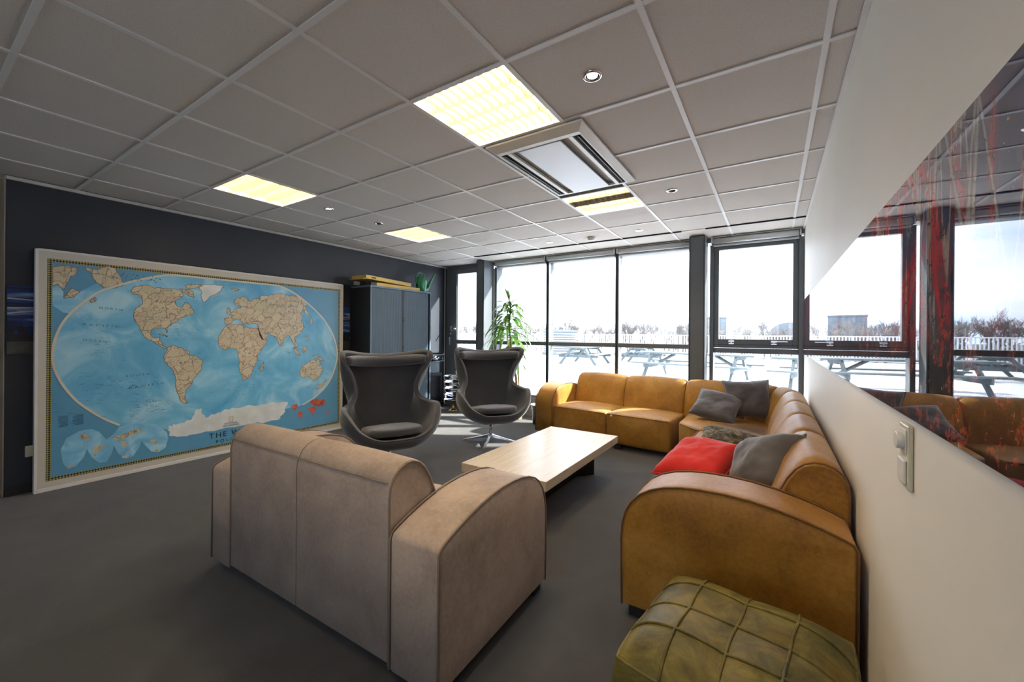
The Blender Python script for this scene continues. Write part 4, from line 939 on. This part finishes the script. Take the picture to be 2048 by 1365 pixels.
def back_seg(parent, L0, L1, prof, leather_, piping, pt=at_len, nn=smooth_n, ends=(0, 0), name='backrest', gr=.030):
    n_ = 14; bm = bmesh.new(); rings = []; cs = sum(p[0] for p in prof) / len(prof); cz = .5
    for k in range(n_ + 1):
        u = k / n_; uu = .5 - .5 * math.cos(PI * u); L = L0 + .002 + (L1 - L0 - .004) * uu; p, _ = pt(L); n2 = nn(L)
        edge = min(L - L0, L1 - L); sh = gr * max(0, 1 - edge / .05) ** 2.2 ; puff = (.018 if gr > .01 else .004) * math.sin(PI * uu)
        ring = []
        for s, z in prof:
            q = Vector((s - cs, z - cz)); ln = q.length; q = q * ((ln - sh + (puff if s > .1 and z > .2 else 0)) / ln)
            s2, z2 = max(0, cs + q.x) if s > 0 else s, (cz + q.y if z > .1 else z)
            ring.append(bm.verts.new((p.x + n2.x * s2, p.y + n2.y * s2, z2)))
        rings.append(ring)
    Np = len(prof)
    for a_, b_ in zip(rings, rings[1:]):
        for k in range(Np): f = bm.faces.new((a_[k], a_[(k + 1) % Np], b_[(k + 1) % Np], b_[k])); f.smooth = True
    bm.faces.new(rings[0]); bm.faces.new(rings[-1][::-1])
    ob = obj(name, bm, leather_, parent)
    for e_, on in ((L0, ends[0]), (L1, ends[1])):
        if on:
            pb = bmesh.new(); p, _ = pt(e_); n2 = nn(e_); d_ = Vector((-n2.y, n2.x)) * (.002 if e_ == L1 else -.002)
            pr = [Vector((s, z, 0)) for s, z in prof]; tube(pb, [(p.x + n2.x * q.x + d_.x, p.y + n2.y * q.x + d_.y, q.y - .008) for q in pr], .0048, 6); obj('piping', pb, piping, ob)
    return ob
LY = lambda y: cum[-1] - (y - 2.17)
LXw = lambda x: (Vector((x, 0)) - Vector((-2.29, 0))).length * 1.0045
cuts = [0, LXw(-1.59), LXw(-.855), LXw(-.24), LXw(-.24) + .40, LY(4.80), LY(4.10), LY(3.46), LY(2.86), cum[-1]]
for k in range(len(cuts) - 1):
    back_seg(sofa, cuts[k], cuts[k + 1], BACK, 'tan_leather', 'tan_piping', ends=(k == 0, k == len(cuts) - 2))
# seats
def seat(parent, bm, mat_, pts, piping):
    ob = obj('seat_cushion', bm, mat_, parent, smooth=True)
    pb = bmesh.new(); tube(pb, pts, .0045, 6); obj('piping', pb, piping, ob); return ob
Wm = Matrix.Translation((-.83, 5.36, 0)) @ Matrix.Rotation(-.1, 4, 'Z')
for x0, x1 in ((-1.478, -.742), (-.740, -.004)):
    bm = rbox(x0, x1, -.83, -.235, .055, .405, .028, 12, .038, lambda p, u: Vector((p.x, p.y - (.030 * (1 - u[0] ** 2) * (1 - u[2] ** 2 * .6) if u[1] < 0 else 0) * abs(u[1]), p.z)))
    bmesh.ops.transform(bm, matrix=Wm, verts=bm.verts[:])
    seat(sofa, bm, 'tan_leather', [Wm @ Vector((x0 + .02 + (x1 - x0 - .04) * k / 12, -.832 - .013 * (1 - (2 * k / 12 - 1) ** 2), .392 + .004 * (1 - (2 * k / 12 - 1) ** 2))) for k in range(13)], 'tan_piping')
for y0, y1 in ((2.17, 2.855), (2.858, 3.56), (3.563, 4.275)):
    bm = rbox(-.60, -.035, y0, y1, .055, .405, .028, 12, .038, lambda p, u: Vector((p.x - (.020 * (1 - u[1] ** 2) * (1 - u[2] ** 2 * .6) if u[0] < 0 else 0) * abs(u[0]), p.y, p.z)))
    seat(sofa, bm, 'tan_leather', [(-.603 - .010 * (1 - (2 * k / 12 - 1) ** 2), y0 + .02 + (y1 - y0 - .04) * k / 12, .393) for k in range(13)], 'tan_piping')
cp = [(-.828, 4.535), (-.815, 4.515), (-.615, 4.300), (-.595, 4.285), (-.57, 4.28), (-.035, 4.28), (-.030, 4.30), (-.030, 5.02), (-.05, 5.05), (-.80, 5.125), (-.826, 5.11)]
bm = prism(cp, .055, .415, lambda s, t_, a: Vector((s, t_, a)), .028, .030); seat(sofa, bm, 'tan_leather', [(-.822, 4.522, .394), (-.62, 4.30, .394), (-.598, 4.284, .393)], 'tan_piping')
bm = boxes((-.52, .2, 1.93, 4.8, .035, .075)); box(bm, -2.2, -.1, 4.8, 5.2, .035, .075); obj('base', bm, 'black_metal', sofa)
for x, y in ((-.53, 1.95), (.2, 1.95), (-.53, 3.1), (.2, 3.1), (-.5, 4.3), (.15, 5.0), (-1.5, 4.62), (-2.45, 4.75), (-2.45, 5.38), (-1.3, 5.25)):
    obj('foot', boxes((x - .035, x + .035, y - .035, y + .035, 0, .054)), 'black_metal', sofa)
tg = obj('care_label', boxes((-1.585, -1.562, 4.568, 4.571, .375, .392)), 'tag_white', sofa)

# --- beige two-seater, back to the viewer
Bs = thing('beige_sofa', 'beige nubuck two-seat sofa seen from behind, left of the tan sofa', 'sofa', (-.965, 1.045, 0), math.radians(1.2))
BARM = [(s * .955, z * (1.0 if z > .1 else 1) ) for s, z in ARM]
arm(Bs, lambda s, z, a: Vector((a, s, z)), 0, -.250, BARM, 'beige_nubuck', 'beige_piping')
arm(Bs, lambda s, z, a: Vector((a, s, z)), -1.472, -1.695, BARM, 'beige_nubuck', 'beige_piping')
BB = [(s, z + (.028 if z > .5 else 0)) for s, z in BACK]
bp = lambda L: (Vector((-.252 - L, 0)), None); bn = lambda L: Vector((0, 1))
back_seg(Bs, 0, .609, BB, 'beige_nubuck', 'beige_piping', bp, bn, (1, 0), gr=.004); back_seg(Bs, .610, 1.218, BB, 'beige_nubuck', 'beige_piping', bp, bn, (0, 1), gr=.004)
pb = bmesh.new(); tube(pb, [(-.262 - 1.20 * k / 10, -.001, .748) for k in range(11)], .0030, 6); obj('back_seam', pb, 'beige_piping', Bs)
for x0, x1 in ((-.860, -.252), (-1.470, -.862)):
    bm = rbox(x0, x1, .27, .80, .055, .405, .028, 12, .040, lambda p, u: Vector((p.x, p.y + (.02 * (1 - u[0] ** 2) if u[1] > 0 else 0), p.z)))
    seat(Bs, bm, 'beige_nubuck', [(x0 + .02 + (x1 - x0 - .04) * k / 12, .803 + .02 * (1 - (2 * k / 12 - 1) ** 2), .393) for k in range(13)], 'beige_piping')
obj('base', boxes((-1.62, -.07, .06, .76, .03, .06)), 'black_metal', Bs)
for x, y in ((-.06, .77), (-.06, .08), (-1.63, .08), (-1.63, .77)): obj('foot', boxes((x - .035, x + .035, y - .035, y + .035, 0, .052)), 'black_metal', Bs)

# ============================================================ cushions
def pillow(name, label, mat_, loc, rot, wd=.42, ht=.42, th=.15, seed=0, piped=True):
    t = thing(name, label, 'cushion', loc, 0, 'scatter cushions on the tan sofa'); t.rotation_euler = rot
    n_ = 26; bm = bmesh.new(); off = Vector((seed * 7.3, seed * 1.7, 3)); sides = []
    for sg in (1, -1):
        g_ = []
        for i in range(n_ + 1):
            row = []
            for j in range(n_ + 1):
                u, v = 2 * i / n_ - 1, 2 * j / n_ - 1
                pin = 1 - .085 * (1 - v * v) * abs(u) ** 3; pin2 = 1 - .085 * (1 - u * u) * abs(v) ** 3
                x, y = u * wd / 2 * pin, v * ht / 2 * pin2
                prof = max(0, (1 - u ** 4)) ** .62 * max(0, (1 - v ** 4)) ** .62
                z = sg * th / 2 * prof
                cr_w = noise.noise(Vector((x * 9, y * 9, sg)) + off) * .017 + noise.noise(Vector((x * 26, y * 26, sg)) + off) * .006
                z += sg * cr_w * (prof ** .5) ; z += noise.noise(Vector((x * 4, y * 4, 0)) + off) * .012
                row.append(bm.verts.new((x, y, z)))
            g_.append(row)
        for i in range(n_):
            for j in range(n_):
                q = (g_[i][j], g_[i + 1][j], g_[i + 1][j + 1], g_[i][j + 1]); f = bm.faces.new(q if sg > 0 else q[::-1]); f.smooth = True
        sides.append(g_)
    edge = [sides[0][i][0].co.copy() for i in range(n_)] + [sides[0][n_][j].co.copy() for j in range(n_)] + [sides[0][i][n_].co.copy() for i in range(n_, 0, -1)] + [sides[0][0][j].co.copy() for j in range(n_, 0, -1)]
    bmesh.ops.remove_doubles(bm, verts=bm.verts[:], dist=.0008)
    ob = obj('cover', bm, mat_, t)
    if piped:
        pb = bmesh.new(); tube(pb, edge, .004, 6, closed=True); obj('seam', pb, mat_, ob)
    return t
R3 = math.radians
pillow('scatter_cushion', 'dark grey velvet cushion upright in the far corner of the tan sofa', 'grey_velvet', (-.225, 4.93, .655), (R3(70), R3(-4), R3(14)), .44, .40, .15, 1)
pillow('scatter_cushion', 'lighter grey velvet cushion reclining in front of the corner cushion', 'grey_velvet', (-.500, 4.76, .575), (R3(38), R3(10), R3(-8)), .44, .40, .15, 2)
pillow('scatter_cushion', 'bright red felt cushion on the near seats of the tan sofa', 'red_felt', (-.375, 2.72, .545), Vector((-.22, -.30, .92)).to_track_quat('Z', 'Y').to_matrix().to_4x4().__matmul__(Matrix.Rotation(R3(12), 4, 'Z')).to_euler(), .42, .42, .18, 3)
pillow('scatter_cushion', 'plump brown-grey velvet cushion leaning beside the red one', 'grey_brown_velvet', (-.020, 2.56, .605), Vector((-.66, -.50, .56)).to_track_quat('Z', 'Y').to_matrix().to_4x4().__matmul__(Matrix.Rotation(R3(28), 4, 'Z')).to_euler(), .38, .38, .27, 4)
pillow('scatter_cushion', 'mottled brown faux-fur cushion lying behind the red cushion', 'fur_print', (-.27, 3.30, .535), (R3(20), R3(4), R3(-4)), .40, .34, .14, 5, False)

# ============================================================ leather pouf
t = thing('leather_pouf', 'square olive patchwork leather pouf in front of the tan sofa arm', 'pouf', (-.084, 1.350, 0), R3(-8))
hw = .262; H = .425; n_ = 28
def pouf_pt(u, v, w_):
    x, y = u * hw, v * hw; z = (w_ + 1) / 2 * H - .014 * max(0, w_) ** 6 * (w_ < .999)
    bul = 1 + .07 * (1 - w_ * w_)
    rc = 1 - .035 * (u * v) ** 6; x *= bul * rc; y *= bul * rc; z -= .014 * max(abs(u), abs(v)) ** 8 * (w_ >= .999)
    if w_ >= .999: z += .050 * (1 - u ** 4) * (1 - v ** 4)
    def dim(q): return abs(math.sin(q * 2 * PI))   # quilting between seams (4 x 4)
    z += (.010 * (dim((u + 1) / 2) * dim((v + 1) / 2)) ** .5 - .004) if w_ >= .999 else 0
    nz_ = noise.noise(Vector((x * 7, y * 7, z * 7))) * .008
    return Vector((x + nz_, y - nz_, z + nz_ * .5))
bm = bmesh.new()
def patch(fn):
    g_ = [[bm.verts.new(fn(2 * i / n_ - 1, 2 * j / n_ - 1)) for j in range(n_ + 1)] for i in range(n_ + 1)]
    for i in range(n_):
        for j in range(n_): bm.faces.new((g_[i][j], g_[i + 1][j], g_[i + 1][j + 1], g_[i][j + 1])).smooth = True
patch(lambda a_, b_: pouf_pt(a_, b_, 1)); patch(lambda a_, b_: pouf_pt(a_, b_, -1))
for s in (-1, 1):
    patch(lambda a_, b_: pouf_pt(a_, s, b_)); patch(lambda a_, b_: pouf_pt(s, a_, b_))
bmesh.ops.remove_doubles(bm, verts=bm.verts[:], dist=.003)
obj('cover', bm, 'pouf_leather', t)
cords = []
for k in (-.5, 0, .5):
    for ax in (0, 1):
        f3 = (lambda q, w_: pouf_pt(k, q, w_)) if ax == 0 else (lambda q, w_: pouf_pt(q, k, w_))
        pts = [f3(-1, -1 + 2 * i / 10) for i in range(10)] + [f3(-1 + 2 * i / 30, 1) + Vector((0, 0, .002)) for i in range(31)] + [f3(1, 1 - 2 * i / 10) for i in range(1, 11)]
        cb = bmesh.new(); tube(cb, pts, .0042, 7); obj('stitched_cord', cb, 'pouf_leather', t)
cb = bmesh.new(); tube(cb, [pouf_pt(u, v, 1) + Vector((0, 0, -.002)) for u, v in [(-1 + 2 * i / 16, -1) for i in range(16)] + [(1, -1 + 2 * i / 16) for i in range(16)] + [(1 - 2 * i / 16, 1) for i in range(16)] + [(-1, 1 - 2 * i / 16) for i in range(16)]], .0045, 7, closed=True); obj('edge_welt', cb, 'pouf_leather', t)

# ============================================================ outside
st('terrace_ground', boxes((-45, 14, 5.9, 26, -.25, .05)), 'terrace')
bpy.data.objects['terrace_ground'].name = 'floor_terrace'
gr = st('ground', boxes((-500, 400, 26.5, 900, -9.2, -9)), 'far_ground')
# railing
FY = 24.6
fen = thing('terrace_railing', 'long white barred railing along the far edge of the roof terrace', 'fence', (0, FY, .05))
xs = [-33 + 1.9 * k for k in range(22)]
for x0, x1 in zip(xs, xs[1:]):
    bm = boxes((x0, x1, -.025, .025, 1.24, 1.29), (x0, x1, -.02, .02, .12, .16))
    for q in range(1, 15):
        xx = x0 + (x1 - x0) * q / 15; box(bm, xx - .022, xx + .022, -.012, .012, .16, 1.24)
    obj('railing_panel', bm, 'fence_white', fen)
for x in xs: obj('post', boxes((x - .045, x + .045, .026, .09, 0, 1.27)), 'fence_white', fen)
# picnic tables
def picnic(label, x, y, rz, L, first=None):
    t = thing('picnic_table', label, 'picnic table', (x, y, .05), rz, 'weathered picnic tables on the terrace')
    pb = bmesh.new()
    for k in range(5): box(pb, -L / 2, L / 2, -.38 + k * .155, -.38 + k * .155 + .145, .70, .745)
    obj('table_top', pb, 'weathered_wood', t)
    for s in (-1, 1):
        b_ = bmesh.new()
        for k in range(2): a_, c_ = sorted((s * (.62 + k * .155), s * (.62 + k * .155 + .14))); box(b_, -L / 2, L / 2, a_, c_, .415, .455)
        obj('bench', b_, 'weathered_wood', t)
        xx = s * (L / 2 - .45)
        for q in (-1, 1):
            lb = bmesh.new(); a_ = Vector((xx, q * .80, 0)); c_ = Vector((xx, q * .26, .695)); h = Vector((0, .06, 0))
            vs = [lb.verts.new(p + Vector((dx, 0, 0)) + h * e_) for dx in (-.03, .03) for p, e_ in ((a_, -1), (a_, 1), (c_, 1), (c_, -1))]
            for f in ((0, 1, 2, 3), (7, 6, 5, 4), (0, 4, 5, 1), (1, 5, 6, 2), (2, 6, 7, 3), (3, 7, 4, 0)): lb.faces.new([vs[i] for i in f])
            obj('leg', lb, 'weathered_wood', t)
        obj('cross_beam', boxes((xx + .031, xx + .075, -.88, .88, .29, .41)), 'weathered_wood', t)
        obj('top_batten', boxes((xx + .031, xx + .075, -.36, .36, .60, .699)), 'weathered_wood', t)
        bb = bmesh.new(); a_ = Vector((xx - s * .04, 0, .36)); c_ = Vector((xx - s * .62, 0, .70))
        tube(bb, [a_, c_], .045, 4); obj('brace', bb, 'weathered_wood', t)
    return t
picnic('long weathered picnic table just outside, passing behind the thick pillar', -1.95, 12.95, -.22, 3.3)
picnic('weathered picnic table seen end-on through the middle window pane', -6.95, 16.7, PI / 2 + .03, 2.6)
picnic('weathered picnic table right behind the end-on one', -4.95, 18.4, PI / 2 + .05, 2.6)
picnic('weathered picnic table at the far right, cut by the white wall', 1.55, 12.0, -.18, 3.1)
# louvred box on the roof
t = thing('louvred_vent_housing', 'white louvred ventilation housing on the terrace left of the picnic tables', 'ventilation unit', (-11.3, 23.0, .05), R3(28))
bm = boxes((-1.05, 1.05, -.9, .9, 0, .10), (-1.05, 1.05, -.9, .9, 1.42, 1.52), (-.95, .95, -.8, .8, .1, 1.42)); obj('casing', bm, 'concrete_far', t)
bm = bmesh.new()
for k in range(9):
    z = .16 + k * .14
    for (x0, y0), (x1, y1), (nx, ny) in (((-1, -.85), (1, -.85), (0, -1)), ((1, -.85), (1, .85), (1, 0)), ((-1, .85), (-1, -.85), (-1, 0))):
        vs = [bm.verts.new(p) for p in ((x0 + nx * .08, y0 + ny * .08, z), (x1 + nx * .08, y1 + ny * .08, z), (x1, y1, z + .09), (x0, y0, z + .09))]; bm.faces.new(vs)
        vs = [bm.verts.new(p) for p in ((x0 + nx * .08, y0 + ny * .08, z - .02), (x1 + nx * .08, y1 + ny * .08, z - .02), (x1 + nx * .08, y1 + ny * .08, z), (x0 + nx * .08, y0 + ny * .08, z))]; bm.faces.new(vs)
obj('louvres', bm, 'louvre_white', t, recalc=False)
# far buildings
def polar(az_deg, dist): a_ = math.radians(az_deg); return math.sin(a_) * dist, math.cos(a_) * dist
def office(label, az0, az1, dist, top, dark=False):
    x, y = polar((az0 + az1) / 2, dist); w_ = abs(math.radians(az1 - az0)) * dist
    t = thing('office_building', label, 'building', (x, y, -9), -math.radians((az0 + az1) / 2) , 'far buildings beyond the trees')
    H = top + 9; obj('facade', boxes((-w_ / 2, w_ / 2, 0, 14, 0, H)), 'concrete_far' if not dark else 'bare_wood', t)
    if not dark:
        nf = int(H / 3.3); nb = max(3, int(w_ / 3.4))
        for k in range(nf):
            for q in range(nb):
                obj('window', boxes((-w_ / 2 + w_ * (q + .10) / nb, -w_ / 2 + w_ * (q + .90) / nb, -.15, -.001, H * (k + .2) / nf, H * (k + .85) / nf)), 'office_glass', t)
        obj('roof_edge', boxes((-w_ / 2 - .3, w_ / 2 + .3, -.4, 14.3, H, H + .7)), 'concrete_far', t)
    else: obj('roof_edge', boxes((-w_ / 2 - .1, w_ / 2 + .1, -.1, 14.1, H, H + .4)), 'concrete_far', t)
office('pale glass office block on the horizon right of the thick pillar', -8.3, -4.96, 260, 11.2)
office('small dark tower block on the horizon left of the thick pillar', -10.7, -9.8, 260, 6.0, True)
t = thing('dome_hall', 'broad grey round-roofed building on the horizon at the right window edge', 'building', (*polar(1.6, 300), -9), 0, 'far buildings beyond the trees')
bm = bmesh.new(); pr = [(-9, 0)] + [(9 * math.cos(a_), 14 + 4.6 * math.sin(a_)) for a_ in [PI - PI * k / 12 for k in range(13)]] + [(9, 0)]
f0 = [bm.verts.new((x, 0, z)) for x, z in pr]; f1 = [bm.verts.new((x, 18, z)) for x, z in pr]
bm.faces.new(f0); bm.faces.new(f1[::-1])
for k in range(len(pr)): bm.faces.new((f0[k], f0[(k + 1) % len(pr)], f1[(k + 1) % len(pr)], f1[k]))
obj('hall', bm, 'concrete_far', t)
# bare trees
def tree_mesh(seed):
    rnd = random.Random(seed); bm = bmesh.new()
    def seg(a_, b_, r0, r1):
        d = (b_ - a_).normalized(); s = d.cross(Vector((.3, .9, .1))).normalized(); q = d.cross(s); A = []; B = []
        for k in range(3):
            w_ = s * math.cos(k * 2.094) + q * math.sin(k * 2.094); A.append(bm.verts.new(a_ + w_ * r0)); B.append(bm.verts.new(b_ + w_ * r1))
        for k in range(3): bm.faces.new((A[k], A[(k + 1) % 3], B[(k + 1) % 3], B[k]))
    def grow(p, d, L, r, lev):
        q = p + d * L; seg(p, q, r, r * .7)
        if lev == 0: return
        for k in range(3 if lev < 5 else 2 + (rnd.random() < .5)):
            nd = (d + Vector((rnd.gauss(0, .30), rnd.gauss(0, .30), rnd.gauss(.16, .16)))).normalized()
            grow(p + d * L * rnd.uniform(.6, 1), nd, L * rnd.uniform(.62, .82), max(.014, r * .56), lev - 1)
    grow(Vector((0, 0, 0)), Vector((0, 0, 1)), 3.4, .28, 6)
    me = bpy.data.meshes.new('bare_tree'); bm.to_mesh(me); bm.free(); me.materials.append(M['bare_wood']); return me
tm = [tree_mesh(s) for s in (1, 2, 3, 4)]; tree_h = max(v.co.z for v in tm[0].vertices); rnd = random.Random(9)
for k in range(66):
    az = -48 + 58 * (k + rnd.uniform(.3, .7)) / 66; dist = 95 + 36 * (k * 2 % 5) + rnd.uniform(0, 8); x, y = polar(az, dist)
    ob = bpy.data.objects.new('bare_tree', tm[k % 4]); C.objects.link(ob); s_ = (11.0 + rnd.uniform(-1.4, 1.4) + dist * .026) / tree_h
    ob.location = (x, y, -9); ob.scale = (s_ * 1.1, s_ * 1.1, s_); ob.rotation_euler = (0, 0, rnd.uniform(0, 6.28))
    tag(ob, 'pale bare winter tree in the row along the horizon beyond the railing', 'tree', 'bare trees beyond the railing')
